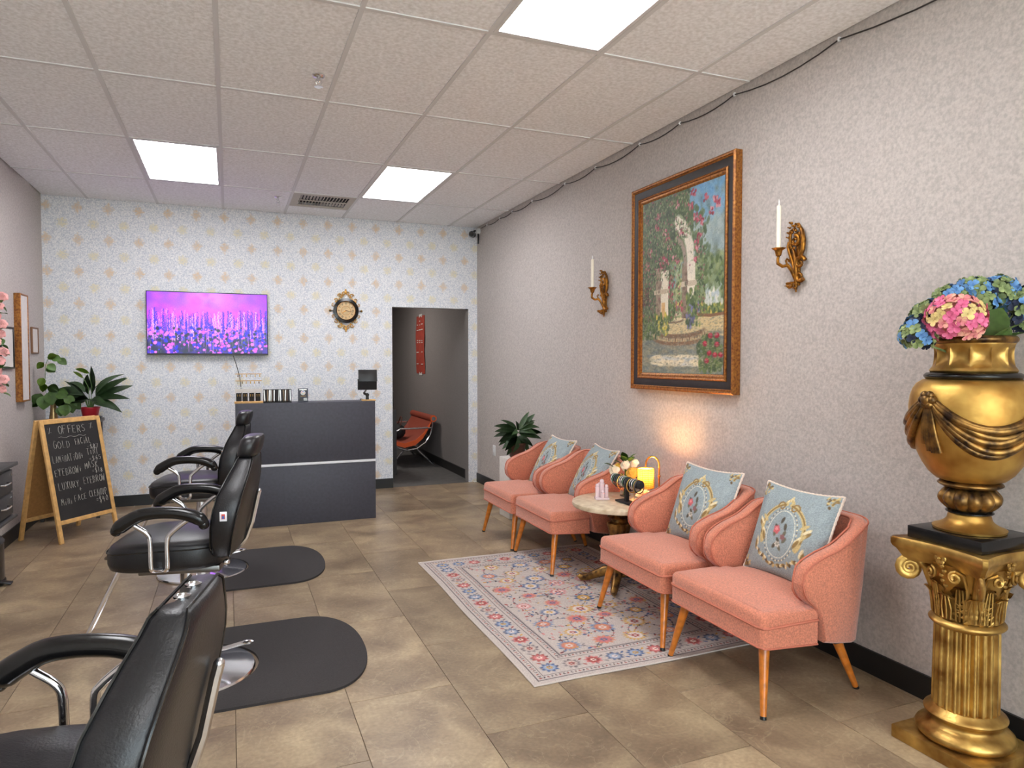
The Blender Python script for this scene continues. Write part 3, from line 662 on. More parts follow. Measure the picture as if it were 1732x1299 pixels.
# ------------------------------------------------------------------ plants
def leaf_mesh(name, L_, W_, droop, m, fold=.12, n=7, tip=1.3):
    secs = []
    for i in range(n + 1):
        u = i / n; wd = W_ / 2 * math.sin(PI * min(1, u ** .8)) ** .8 if 0 < i < n else .001
        x = L_ * (u - droop * .25 * u * u); z = -droop * L_ * u * u * .6 + .02 * L_ * u
        secs.append([(x, -wd, z + fold * wd), (x, -wd * .5, z + fold * wd * .3), (x, 0, z - .001), (x, wd * .5, z + fold * wd * .3), (x, wd, z + fold * wd)])
    b = MB()
    b.loft(secs, closed=False)
    bmesh.ops.solidify(b.b, geom=b.b.faces[:], thickness=.0012)
    return b.mesh(name, m, 60)
LF = [leaf_mesh('leaf', .20, .05, .5, M['leaf']), leaf_mesh('leaf', .18, .055, .9, M['leaf']), leaf_mesh('leaf', .22, .045, .25, M['leaf'])]
LL = leaf_mesh('leaf', .10, .045, .3, M['leafl'])
LP = leaf_mesh('leaf', .075, .062, .45, M['leafp'], .2); LP2 = leaf_mesh('leaf', .07, .055, .2, M['leafl'], .2)
def put_leaf_dir(parent, me, p, xd, nd, sc=1):
    x = Vector(xd).normalized(); y = Vector(nd).cross(x).normalized(); z = x.cross(y)
    o = link(me, 'leaf', parent, p, (0, 0, 0), (sc,) * 3); o.rotation_mode = 'QUATERNION'
    o.rotation_quaternion = Matrix((x, y, z)).transposed().to_quaternion(); return o
def put_leaf(parent, me, p, az, el, sc=1, roll=0):
    o = link(me, 'leaf', parent, p, (0, 0, 0), (sc, sc, sc)); o.rotation_mode = 'QUATERNION'
    o.rotation_quaternion = (Matrix.Rotation(az, 3, 'Z') @ Matrix.Rotation(-el, 3, 'Y') @ Matrix.Rotation(roll, 3, 'X')).to_quaternion(); return o
# stand behind the chalkboard
t = thing('plant_stand', 'low black plant stand hidden behind the chalkboard sign', 'stand', (-1.37, 7.5, 0))
part(MB().box((0, 0, .905), (.5, .3, .03), .006), 'shelf', M['shelfgrey'], t)
for sx in (-1, 1):
    for sy in (-1, 1): part(MB().box((sx * .22, sy * .12, .445), (.028, .028, .89)), 'leg', M['shelfgrey'], t)
part(MB().box((0, 0, .12), (.46, .26, .02)), 'lower_shelf', M['shelfgrey'], t)
# peace lily
t = thing('peace_lily', 'peace lily with long dark leaves in red pot, behind the chalkboard', 'plant', (-1.215, 7.5, .92))
part(MB().lathe([(.075, 0), (.095, .008), (.10, .022), (.09, .022), (.08, .012)], 24), 'saucer', M['black'], t)
part(MB().lathe([(.055, .012), (.062, .013), (.078, .10), (.082, .10), (.082, .112), (.074, .112), (.07, .10)], 28), 'pot', M['redpot'], t)
part(MB().lathe([(.01, .10), (.072, .101), (.05, .108), (.01, .11)], 16), 'soil', M['brownpot'], t)
for (az, el, sc, k, z) in [(172, 12, 1.0, 0, .17), (184, 22, 1.15, 1, .2), (160, 40, .95, 1, .22), (200, 30, .9, 1, .15), (10, 38, 1.1, 0, .18), (-8, 60, 1.15, 1, .2), (15, 14, 1.0, 2, .18), (-20, 5, 1.0, 0, .16),
                           (-30, -10, .95, 1, .14), (30, 25, .9, 1, .16), (250, 30, .75, 1, .17), (270, 20, .8, 1, .15), (290, 10, .85, 1, .15), (230, 10, .8, 1, .14), (120, 60, .8, 0, .2), (80, 70, .85, 2, .2), (300, 45, .7, 0, .2),
                           (215, 50, .75, 0, .18), (320, 0, .85, 1, .12), (190, -5, .8, 1, .13), (345, 30, .95, 2, .19)]:
    a, e = math.radians(az), math.radians(el); r0 = .03
    put_leaf(t, LF[k], (r0 * math.cos(a) * 1.5, r0 * math.sin(a) * 1.5, z + .03), a, e + .12, sc * 1.6, (.75 if math.cos(a) > 0 else -.75) * (1 if k < 2 else 1.3))
st = MB()
for k in range(14):
    a = 2 * PI * k / 14; st.tube([(.02 * math.cos(a), .02 * math.sin(a), .105), (.035 * math.cos(a), .035 * math.sin(a), .15), (.045 * math.cos(a), .045 * math.sin(a), .19)], .0035, 5)
st.tube([(0, -.02, .11), (-.01, -.02, .30), (-.05, -.02, .39)], .0025, 5).tube([(.01, -.02, .11), (.018, -.02, .30), (.0, -.02, .435)], .0025, 5)
part(st, 'stem', M['leafp'], t)
put_leaf(t, LL, (-.05, -.02, .385), math.radians(165), math.radians(42), 1.1, .9); put_leaf(t, LL, (.0, -.02, .43), math.radians(165), math.radians(25), 1.3, .9)
# pothos in a gold vase
t = thing('pothos', 'trailing pothos with heart-shaped leaves in slim gold vase, far left corner', 'plant', (-1.50, 7.45, .92))
part(MB().lathe([(.03, 0), (.036, .004), (.034, .03), (.026, .08), (.024, .13), (.034, .165), (.03, .165), (.02, .13)], 20), 'vase', M['goldvase'], t)
vine = [(0, 0, .15), (-.03, -.02, .2), (-.05, -.03, .26), (-.055, -.035, .33), (-.05, -.035, .42), (-.05, -.03, .50), (-.03, -.03, .555), (.03, -.03, .58)]
part(MB().tube(vine, .0025, 5).tube([(0, 0, .15), (.04, -.03, .2), (.1, -.04, .2), (.14, -.05, .16)], .0025, 5).tube([(0, 0, .14), (-.05, -.05, .2), (-.09, -.06, .18)], .0025, 5), 'stem', M['leafp'], t)
for k in range(11):
    part(MB().tube([(.01 * math.cos(k), .01 * math.sin(k), .14), (.03 * math.cos(k * 2.3), .03 * math.sin(k * 2.3), .18 + .02 * math.sin(k)), (.045 * math.cos(k * 2.3), .045 * math.sin(k * 2.3), .2)], .002, 5).ball((.045 * math.cos(k * 2.3), .045 * math.sin(k * 2.3), .2), .008, 6), 'dried_bud', M['goldvase'], t)
for (x, y, z, az, el, s_, lt) in [(-.03, -.04, .57, 10, 30, 1.0, 1), (.0, -.04, .575, 20, 0, 1.0, 0), (.05, -.04, .56, -10, -20, 1, 0), (-.06, -.04, .53, 200, -40, .9, 1), (-.03, -.05, .51, -30, -20, 1.0, 0), (-.04, -.05, .48, -20, -10, .95, 0), (-.06, -.05, .39, 230, -50, 1, 1),
                                  (-.055, -.05, .34, 250, -60, .95, 1), (-.03, -.05, .31, 0, -10, 1.15, 0), (-.0, -.06, .29, -30, -60, 1, 0), (-.08, -.06, .25, 220, -60, 1.5, 0), (-.05, -.07, .23, 260, -60, 1.5, 0), (-.02, -.07, .26, 300, -50, 1.4, 0), (.03, -.06, .24, -10, 0, 1.2, 0), (.05, -.06, .2, -40, -50, 1.1, 0),
                                  (.10, -.06, .21, -10, -20, 1.2, 0), (.13, -.06, .18, -50, -55, 1.4, 0), (.1, -.07, .15, -80, -60, 1.3, 0), (.15, -.05, .17, 0, -30, 1.2, 0), (.07, -.05, .13, -90, -60, 1.1, 0), (-.1, -.05, .2, 200, -30, 1.2, 0), (.02, .03, .25, 60, 10, 1.2, 0)]:
    put_leaf_dir(t, LP2 if lt else LP, (x, y, z), (math.cos(math.radians(az)) * math.cos(math.radians(el)), -.25, math.sin(math.radians(el)) - .15), (.15, -.8, .5), s_ * 1.25)
# corner plant behind the farthest pink chair
t = thing('plant_pedestal', 'white pedestal behind the farthest pink chair', 'stand', (2.5, 5.98, 0))
part(MB().box((0, 0, .28), (.26, .26, .56), .01), 'column', M['paper'], t)
t = thing('potted_dracaena', 'broad-leaved dark green plant in brown pot behind farthest pink chair', 'plant', (2.5, 5.98, .56))
part(MB().lathe([(.06, 0), (.068, .004), (.085, .12), (.09, .12), (.09, .135), (.08, .135), (.075, .12)], 26), 'pot', M['brownpot'], t)
part(MB().lathe([(.01, .118), (.076, .119), (.05, .124), (.01, .126)], 14), 'soil', M['blackmatte'], t)
part(MB().tube([(0, 0, .12), (-.01, -.01, .2), (-.01, -.02, .27)], [.01, .008, .005], 8), 'stem', M['leafp'], t)
LD = [leaf_mesh('leaf', .21, .06, .5, M['leaf']), leaf_mesh('leaf', .19, .062, 1.0, M['leaf']), leaf_mesh('leaf', .2, .055, .15, M['leaf'])]
for (az, el, sc, k, z) in [(178, 22, 1.0, 0, .26), (190, 12, 1.0, 0, .25), (170, 2, 1.0, 0, .23), (200, -8, 1.0, 1, .22), (215, -15, .95, 1, .2), (185, 42, .8, 0, .27), (-12, 62, .9, 2, .26), (-2, 45, 1.05, 2, .25), (10, 30, 1.05, 0, .25), (-25, 55, .95, 1, .26), (-30, 35, 1.05, 1, .25), (-15, 10, 1.1, 0, .23),
                           (-35, 0, 1.0, 0, .22), (-50, 20, .9, 1, .24), (-70, -10, .85, 1, .2), (-95, -30, .95, 1, .2), (-130, -20, .95, 1, .2), (-150, 5, 1.0, 1, .22), (-110, 20, .7, 1, .24), (60, 40, .8, 0, .25), (120, 40, .8, 0, .25), (-45, -35, .9, 1, .18), (-140, -40, .9, 1, .17)]:
    a = math.radians(az); put_leaf(t, LD[k], (.012 * math.cos(a), .012 * math.sin(a) - .015, z), a, math.radians(el), sc * 1.12, (.8 if math.cos(a) > 0 else -.8))

# ------------------------------------------------------------------ left wall: pictures, mirror, styling station
def wall_frame(name, label, cat, y0, y1, z0, z1, dep, bar, m, face, off=0):
    t = thing(name, label, cat, (XL + off, (y0 + y1) / 2, (z0 + z1) / 2)); hy, hz = (y1 - y0) / 2, (z1 - z0) / 2
    f = MB()
    for s_ in (-1, 1): f.box((dep / 2, s_ * (hy - bar / 2), 0), (dep, bar, 2 * hz), .003, seg=1); f.box((dep / 2, 0, s_ * (hz - bar / 2)), (dep, 2 * hy - 2 * bar, bar), .003, seg=1)
    part(f, 'frame', m, t); part(MB().box((dep - .008 if dep > .02 else dep / 2, 0, 0), (.004, 2 * hy - 2 * bar, 2 * hz - 2 * bar)), 'face', face, t); part(MB().box((.004, 0, 0), (.008, 2 * hy - .01, 2 * hz - .01)), 'backing', M['blackmatte'], t)
    return t
wall_frame('wall_mirror', 'tall gilt-framed pale panel on left wall above the chalkboard', 'mirror', 6.88, 7.12, 1.12, 2.03, .05, .014, M['frame'], M['paper'])
wall_frame('picture_frame', 'small brown-framed certificate on left wall beside the wallpaper corner', 'picture', 7.38, 7.60, 1.53, 1.77, .018, .014, M['wirebrown'], M['paper'])
wall_frame('picture_frame', 'small black-framed picture half hidden behind the rose garland', 'picture', 6.45, 6.80, 1.40, 1.74, .02, .015, M['black'], M['paper'])
t = thing('styling_station', 'dark wall-mounted drawer unit at the left edge of the picture', 'cabinet', (XL, 5.36, .43))
part(MB().box((.14, 0, .155), (.27, .42, .31), .004), 'body', M['shelfgrey'], t)
part(MB().box((.155, 0, .34), (.31, .5, .022), .004), 'top', M['shelfgrey'], t)
part(MB().box((.155, 0, -.012), (.30, .46, .018), .004), 'bottom_board', M['shelfgrey'], t)
for z in (.235, .08):
    d = part(MB().box((.281, 0, z), (.012, .40, .14), .002), 'drawer', M['shelfgrey'], t)
    part(MB().tube([(.288, -.07, z), (.312, -.06, z), (.315, 0, z), (.312, .06, z), (.288, .07, z)], .006, 8), 'handle', M['chrome'], d)
    part(MB().cyl((.287, .16, z + .04), (.292, .16, z + .04), .008, .008, 12), 'lock', M['chrome'], d)
t = thing('arch_mirror', 'black-framed mirror standing on the dark station, mostly cut off', 'mirror', (XL + .17, 5.36, .783))
f = MB(); pts = [(0, -.26, 0), (0, -.26, .75)] + [(0, -.26 * math.cos(q * PI / 10), .75 + .26 * math.sin(q * PI / 10)) for q in range(1, 10)] + [(0, .26, .75), (0, .26, 0)]
part(MB().tube(pts, .016, 8), 'frame', M['black'], t)
part(MB().prism([(p[1] * .95, p[2] * .985 + .005) for p in pts], .006, 'x', -.003), 'glass', M['mirror'], t)
t = thing('rose_garland', 'artificial garland of pink roses and green leaves at the left edge', 'flowers', (XL + .2, 5.64, 1.25))
part(MB().tube([(.01, 0, .0), (.0, -.01, .2), (.012, 0, .4), (-.02, -.02, .62), (-.08, -.08, .72)], .005, 6), 'stem', M['leafp'], t)
rose = MB()
for r_, n_, el in ((.012, 4, 75), (.022, 5, 50), (.032, 6, 25)):
    for k in range(n_):
        a = 2 * PI * k / n_ + r_ * 40
        rose.ball((r_ * .55 * math.cos(a), r_ * .55 * math.sin(a), .012 - r_ * .2), .018, 8, (.9, .3, 1.0), Matrix.Rotation(a + PI / 2, 3, 'Z') @ Matrix.Rotation(math.radians(el - 90), 3, 'X'))
rose_me = rose.mesh('rose', M['rose'])
for k in range(11):
    z = .03 + k * .062; x = .02 + .022 * math.sin(k * 2.1)
    link(rose_me, 'rose', t, (x, -.015 - .03 * (k % 2), z), (math.radians(60), math.radians(20 * math.sin(k)), math.radians(30 + 25 * math.cos(k * 3))), (1.15,) * 3)
for k in range(34):
    z = .0 + k * .0205; a = k * 2.4
    put_leaf(t, LP, (.015 * math.cos(a), -.01 + .015 * math.sin(a), z), a, math.radians(-10 + 30 * math.sin(k)), .95)
t = thing('pedal_bin', 'brushed steel pedal bin on the floor at the left edge', 'bin', (-1.50, 5.42, 0))
part(MB().lathe([(.118, 0), (.122, .004), (.122, .03), (.11, .034)], 32), 'base', M['black'], t)
part(MB().lathe([(.112, .034), (.114, .036), (.114, .27), (.11, .272)], 36), 'drum', M['steel'], t)
part(MB().lathe([(.118, .272), (.118, .288), (.10, .31), (.02, .322), (.001, .323)], 36), 'lid', M['shelfgrey'], t)
part(MB().box((.13, -.045, .022), (.075, .055, .012), .003, rot=Matrix.Rotation(.25, 3, 'Y')), 'pedal', M['black'], t)

# ------------------------------------------------------------------ back room things
t = thing('red_hanging_chart', 'long narrow red chart taped to the back room wall', 'poster', (BX1, 10.3, 1.71))
secs = [[(-.004 - .012 * math.sin(PI * i / 12) - d_, y * (1 + .05 * math.sin(i)), -.44 + .88 * i / 12) for (y, d_) in ((-.25, 0), (0, .004), (.25, 0), (.25, -.003 + .002), (-.25, -.001))] for i in range(13)]
part(MB().loft(secs), 'sheet', M['red'], t)
f = MB()
for z in (.3, .35, .22, .06, .03, -.12, -.3):
    for q in range(3):
        if rnd.random() < .75: f.box((-.022, -.14 + q * .13, z + rnd.random() * .01), (.002, .09 * rnd.random() + .04, .012))
part(f, 'faded_print', M['paper'], t)
for z in (-.44, .44): part(MB().box((-.006, .0, z), (.004, .16, .05)), 'tape', M['acrylic'], t)
t = thing('sling_chair', 'orange and maroon sling armchair with chrome frame in back room', 'chair', (2.33, 9.95, 0))
def frame_pts(y): 
    return [(.29, y, .64), (.285, y, .56), (.25, y, .43), (.18, y, .33), (.06, y, .25), (-.08, y, .23), (-.2, y, .27), (-.3, y, .36), (-.26, y, .48), (-.17, y, .53), (.27, y, .53)]
for y in (-.64, .5): part(MB().tube(frame_pts(y), .013, 8), 'side_frame', M['chrome'], t)
for x, z in ((.24, .41), (-.05, .232)): part(MB().tube([(x, -.64, z), (x, .5, z)], .01, 8), 'cross_bar', M['chrome'], t)
for y in (-.6, .46):
    for x0, x1 in ((.06, .31), (-.1, -.3)): part(MB().tube([(x0, y, .25), (x1, y, .006)], .011, 8), 'leg', M['chrome'], t)
prof = [(.29, .66), (.24, .58), (.16, .46), (.05, .37), (-.1, .33), (-.25, .36)]
n_ = len(prof); outl = prof + [(p[0] - .01, p[1] - .045 - .03 * math.sin(PI * i / (n_ - 1))) for i, p in reversed(list(enumerate(prof)))]
part(MB().prism(outl, 1.1, 'y', -.62), 'sling', M['maroon'], t, 'maroon sling seat')
part(MB().prism([(p[0] + .0, p[1]) for p in outl], .012, 'y', -.633), 'edge_panel', M['orange'], t, 'bright orange end panel')
part(MB().cyl((.29, -.655, .66), (.29, .5, .66), .045, .045, 20), 'headroll', M['maroon'], t)
part(MB().cyl((.29, -.668, .66), (.29, -.655, .66), .047, .047, 20), 'roll_edge', M['orange'], t)
part(MB().cyl((.29, -.678, .66), (.29, -.668, .66), .028, .028, 18), 'roll_cap', M['chrome'], t)
t = thing('black_bag', 'slouched black handbag resting on the sling chair seat', 'bag', (2.22, 9.75, .345))
part(MB().ball((0, 0, .11), .15, 14, (.75, 1.1, .72)), 'body', M['blackmatte'], t)
part(MB().tube([(.02, -.1, .2), (.05, -.06, .31), (.05, .02, .32), (.02, .08, .2)], .008, 6), 'strap', mat('brown_strap', (90, 48, 34), .5), t)
t = thing('back_room_cabinet', 'low dark cabinet just inside the back room, mostly hidden', 'cabinet', (1.80, 9.0, 0))
part(MB().box((0, 0, .42), (.34, .6, .84), .006), 'body', M['shelfgrey'], t)
t = thing('pump_bottle', 'dark pump bottle on the cabinet in the back room', 'bottle', (1.93, 8.85, .84))
part(MB().lathe([(.03, 0), (.033, .01), (.033, .14), (.012, .17), (.012, .19)], 16), 'body', M['black'], t); part(MB().cyl((0, 0, .19), (0, 0, .23), .006).box((.012, 0, .23), (.045, .014, .01)), 'pump', M['chrome'], t)
t = thing('paper_roll', 'upright white paper roll beside the pump bottle', 'paper roll', (1.935, 8.99, .84))
part(MB().lathe([(.012, 0), (.036, 0), (.036, .2), (.012, .2)], 20), 'roll', M['paper'], t)

# ------------------------------------------------------------------ rug
RX0, RX1, RY0, RY1 = 1.25, 2.60, 2.785, 4.83
rw, rl = RX1 - RX0, RY1 - RY0
cv = Canvas(400, 606, (184, 172, 165), rw, rl)
DK, RD, BLc, GDc, PKc, GYc = (70, 60, 68), (154, 72, 66), (66, 88, 132), (196, 148, 70), (196, 116, 116), (120, 112, 114)
def flower(x, y, r, c1, c2, c3, sq=1, n=12):
    cv.blob(x, y, r, r * sq, c1, soft=.25, petals=n, pd=.28); cv.blob(x, y, r * .68, r * .68 * sq, c2, soft=.3); cv.blob(x, y, r * .4, r * .4 * sq, c3, soft=.4, petals=6); cv.blob(x, y, r * .14, None, c2)
for _ in range(420): cv.blob(rng.random() * rw, rng.random() * rl, .03, .02, (194, 183, 176), op=.4, soft=.9)
for ins, wd in ((.035, .005), (.075, .0035), (.205, .0035), (.245, .005), (.252, .003)):
    cv.line([(ins, ins), (rw - ins, ins), (rw - ins, rl - ins), (ins, rl - ins), (ins, ins)], wd, DK, .85)
for ins in (.055, .228):       # narrow guard bands
    per = []
    for k in np.arange(ins, rl - ins, .0205): per += [(ins, k, 1), (rw - ins, k, 1)]
    for k in np.arange(ins, rw - ins, .0205): per += [(k, ins, 0), (k, rl - ins, 0)]
    for i, (x, y, v) in enumerate(per):
        cv.blob(x, y, .009, .0045, [RD, DK, RD, GYc, (120, 96, 92)][i // 2 % 5], ang=(.8 if i % 4 < 2 else -.8), soft=.4)
        cv.blob(x + (.008 if v else .0), y + (0 if v else .008), .004, None, DK, op=.7)
mid = .14                      # main border
pal = [(BLc, (150, 160, 180), GDc), (RD, PKc, (225, 205, 190)), (GYc, (190, 170, 160), RD), (PKc, RD, (225, 205, 190)), ((70, 84, 116), (150, 160, 180), (220, 200, 190))]
pos = [(mid, y, 1) for y in np.arange(mid, rl - .1, .118)] + [(rw - mid, y, 1) for y in np.arange(mid, rl - .1, .118)] + [(x, mid, 0) for x in np.arange(mid + .118, rw - .15, .118)] + [(x, rl - mid, 0) for x in np.arange(mid + .118, rw - .15, .118)]
for i, (x, y, v) in enumerate(pos):
    flower(x, y, .053, *pal[i % 5], n=9)
    for s_ in (-1, 1):
        dx, dy = (0, .058) if v else (.058, 0); nx, ny = (.03 * s_, 0) if v else (0, .03 * s_)
        cv.line([(x, y), (x + dx * .6 + nx * .4, y + dy * .6 + ny * .4), (x + dx + nx, y + dy + ny)], .003, DK, .7)
        cv.blob(x + dx + nx, y + dy + ny, .014, .007, [RD, GYc, BLc, GDc][i % 4], ang=s_ * .7)
        cv.blob(x + nx * 1.4, y + ny * 1.4, .012, .006, DK, ang=s_, op=.6)
fx0, fx1, fy0, fy1 = .27, rw - .27, .27, rl - .27
big = []
k_ = 0
for yy in np.arange(fy0 + .06, fy1, .155):
    for xx in np.arange(fx0 + .07 + (k_ % 2) * .1, fx1, .2):
        big.append((xx + (rng.random() - .5) * .04, yy + (rng.random() - .5) * .03))
    k_ += 1
for i, (x, y) in enumerate(big):
    for q in range(3):
        a = rng.random() * 6.28; pts = [(x, y)]; c = (rng.random() - .5) * 1.2
        for s_ in range(8):
            a += c * .35; pts.append((pts[-1][0] + .019 * math.cos(a), pts[-1][1] + .019 * math.sin(a)))
        pts = [(min(max(p[0], fx0), fx1), min(max(p[1], fy0), fy1)) for p in pts]
        cv.line(pts, .0042, [(70, 80, 96), (104, 90, 86)][q % 2], .9)
        cv.blob(*pts[-1], .016, .009, [RD, BLc, GDc, PKc, DK][rng.integers(5)], ang=a); cv.blob(*pts[4], .012, .006, [DK, GDc, GYc, RD][rng.integers(4)], ang=a + 1)
        cv.blob(*pts[6], .010, .006, [GYc, PKc, DK][rng.integers(3)], ang=a - 1)
pal2 = [(BLc, (206, 194, 188), GDc), ((200, 128, 100), PKc, (86, 100, 130)), (GDc, (206, 194, 188), RD), (PKc, (216, 190, 184), RD), ((76, 92, 132), GDc, (206, 194, 188)), ((112, 132, 166), (200, 128, 100), (206, 194, 188))]
for i, (x, y) in enumerate(big): flower(x, y, .056 + .026 * rng.random(), *pal2[rng.integers(6)], sq=.85 + .2 * rng.random(), n=int(rng.integers(8, 18)))
for _ in range(520):
    x, y = fx0 + rng.random() * (fx1 - fx0), fy0 + rng.random() * (fy1 - fy0)
    cv.blob(x, y, .009 + .008 * rng.random(), .006, [RD, DK, BLc, GDc, PKc, GYc][rng.integers(6)], ang=rng.random() * 3, op=.8)
cv.noise(.16, rng)
M['rug'] = print_mat('woven_rug', .95, bump=(260, .4, .003))
def rugP(u, v):
    x = u * rw; y = v * rl
    z = .006 + .0015 * np.sin(y * 9 + x * 3) ** 2
    return np.stack([x + .004 * np.sin(y * 5), y + .004 * np.sin(x * 7), z], 1)
t = thing('area_rug', 'pale floral area rug with patterned border under the pink chairs', 'rug', (RX0, RY0, 0))
link(grid_mesh('pile', cv, rugP, M['rug']), 'pile', t)
pts = [(0, 0), (rw, 0), (rw, rl), (0, rl)]; ed = []
for (a, b_) in zip(pts, pts[1:] + pts[:1]):
    for q in range(24):
        x, y = a[0] + (b_[0] - a[0]) * q / 24, a[1] + (b_[1] - a[1]) * q / 24; ed.append((x + .004 * math.sin(y * 5), y + .004 * math.sin(x * 7), .0045))
part(MB().tube(ed, .0042, 6, closed=True), 'binding', mat('rug_binding', (196, 184, 176), .9, n=(200, .1)), t)

# ------------------------------------------------------------------ pink wing chairs
def make_pink():
    t = thing('accent_chair', '', 'chair', (0, 0, 0))
    # seat: full width in front of the wings, narrower between them
    def seatblock(z0, z1, bev, grow=0.0):
        ol = [(-.322, -.322), (-.03, -.322), (-.022, -.252), (.235, -.252), (.235, .252), (-.022, .252), (-.03, .322), (-.322, .322)]
        f = MB(); f.prism([(x - (grow if x < -.1 else 0), y) for x, y in ol], z1 - z0, 'z', z0)
        es = [e for e in f.b.edges if abs(e.verts[0].co.z - e.verts[1].co.z) > 1e-4 and e.verts[0].co.x < -.2]
        bmesh.ops.bevel(f.b, geom=es, offset=.03, segments=4, profile=.5, affect='EDGES')
        return f
    f = seatblock(.372, .432, .02)
    top = [fc for fc in f.b.faces if fc.normal.z > .9 or all(abs(v.co.z - .432) < 1e-5 for v in fc.verts)]
    es = [e for e in f.b.edges if all(abs(v.co.z - .432) < 1e-5 for v in e.verts)]
    bmesh.ops.bevel(f.b, geom=es, offset=.028, segments=4, profile=.5, affect='EDGES')
    seat = part(f, 'seat_cushion', M['pink'], t, angle=50)
    # slightly crowned top
    f = MB()
    for (xa, xb, ym, yn) in ((-.296, -.026, .296, 20), (-.026, .236, .25, 18)):
        secs = [[(xa + (xb - xa) * i / 14, -ym + 2 * ym * q / yn, .4322 + .024 * (1 - ((xa + (xb - xa) * i / 14 + .03) / .27) ** 2) ** 1 * (1 - (abs(-1 + 2 * q / yn)) ** 2.5)) for q in range(yn + 1)] for i in range(15)]
        f.loft(secs, closed=False)
    part(f, 'crown', M['pink'], seat, angle=80)
    f = MB(); a0 = .285; pr = seatblock(a0, .368, 0); 
    for v in pr.b.verts:
        if v.co.z < .33: v.co.z -= .10 * (v.co.x + .32) * .7
    part(pr, 'seat_base', M['pink'], t, angle=50)
    loop = [(-.03, -.324), (-.292, -.324), (-.315, -.315), (-.324, -.292), (-.324, .292), (-.315, .315), (-.292, .324), (-.03, .324)]
    part(MB().tube([(x, y, .371) for x, y in loop], .0058, 6), 'piping', M['pinkp'], t)
    part(MB().tube([(x, y, .288 - .07 * (x + .32)) for x, y in loop], .004, 6), 'piping', M['pinkp'], t)
    # shell: plan path from wing nose round the back to the other nose
    path = []
    Y0 = .297
    xs = [-.118, -.112, -.098, -.075, -.045, -.02, 0, .04, .08, .12, .16, .195]
    path += [(x, -Y0 - .012 * math.sin(PI * (x + .12) / .5), (0, -1)) for x in xs]
    R = .085
    for k in range(1, 8):
        a = -PI / 2 + PI / 2 * k / 8; path.append((.195 + R * math.cos(a), -Y0 + R + R * math.sin(a) - .004, (math.cos(a), math.sin(a))))
    half = path[:]; mids = [(.28 + .010 * math.cos(y * 6), y, (1, 0)) for y in (-.2, -.13, -.06, 0, .06, .13, .2)]
    path = half + mids + [(x, -y, (n[0], -n[1])) for x, y, n in reversed(half)]
    ztop = [(-.118, .535), (-.112, .572), (-.098, .596), (-.075, .615), (-.045, .630), (0, .648), (.05, .662), (.09, .675), (.13, .696), (.16, .716), (.21, .745), (.28, .768), (.4, .772)]
    zbot = [(-.118, .525), (-.112, .49), (-.098, .466), (-.075, .445), (-.045, .418), (-.02, .375), (0, .27), (.04, .262), (.3, .208), (.4, .208)]
    ip = lambda tb, x: float(np.interp(x, [a for a, _ in tb], [b for _, b in tb]))
    secs, rimo, rimi = [], [], []
    for (x, y, n) in path:
        zt, zb = ip(ztop, x), ip(zbot, x); h = zt - zb; th = .072 if x > -.1 else .06; th2 = th / 2; bv = min(.014, h * .3)
        cx_ = x + n[0] * .0; flare = .055 * (x > .05) * (x - .05) / .23
        def q(o, z):
            fl_ = flare * ((z - .77) / .57)
            return (x + n[0] * (o + fl_), y + n[1] * (o + fl_), z)
        outm = [q(th2, zb + bv), q(th2 + .004, (zb + zt) / 2), q(th2, zt - bv), q(th2 - bv, zt), q(-th2 + bv, zt), q(-th2, zt - bv), q(-th2 - .004, (zb + zt) / 2), q(-th2, zb + bv), q(-th2 + bv, zb), q(th2 - bv, zb)]
        secs.append(outm); rimo.append(q(th2 - .001, zt - .003)); rimi.append(q(-th2 + .001, zt - .003))
    part(MB().loft(secs), 'wing_back', M['pink'], t, angle=50)
    # piping follows the rim, down round the nose
    def nose(side, o):
        y = side * (Y0 + .0) + side * o
        return [(x - (.0 if x > -.11 else .0), y, ip(zbot, x) + .004) for x in (-.112, -.098, -.075, -.045)]
    th2 = .035
    part(MB().tube([(p[0], p[1], p[2]) for p in reversed(nose(-1, th2))] + rimo + nose(1, th2), .0042, 6), 'piping', M['pinkp'], t)
    part(MB().tube(list(reversed(nose(-1, -th2))) + rimi + nose(1, -th2), .0042, 6), 'piping', M['pinkp'], t)
    for sx, sy in ((-1, -1), (-1, 1), (1, -1), (1, 1)):
        if sx < 0: a, b_ = Vector((-.262, sy * .262, .292)), Vector((-.318, sy * .323, 0))
        else: a, b_ = Vector((.17, sy * .225, .245)), Vector((.262, sy * .268, 0))
        c = b_ + (a - b_) * .04
        lg = part(MB().cyl(c, a, .0125, .0235, 16), 'leg', M['legwood'], t)
        part(MB().cyl(b_, c, .0135, .0135, 14), 'foot_cap', M['black'], lg)
        if sx > 0: part(MB().box(a + Vector((.004, sy * .004, -.02)), (.055, .05, .03), .004), 'bracket', M['black'], t)
    return t
PK = [(2.50, 'nearest pink wing-back chair, right of the pair nearest the viewer', .0), (3.21, 'second pink wing-back chair, between nearest pink chair and the round table', .008),
      (4.50, 'third pink wing-back chair, just beyond the round marble-top table', .008), (5.21, 'farthest pink wing-back chair, beside the dark green potted plant', 0)]
pk = make_pink()
for i, (y, l, z) in enumerate(PK):
    o = pk if i == 0 else copy_tree(pk)
    o.location = (2.32, y, z); o['label'] = l; o['group'] = 'pink wing-back accent chairs along the right wall'

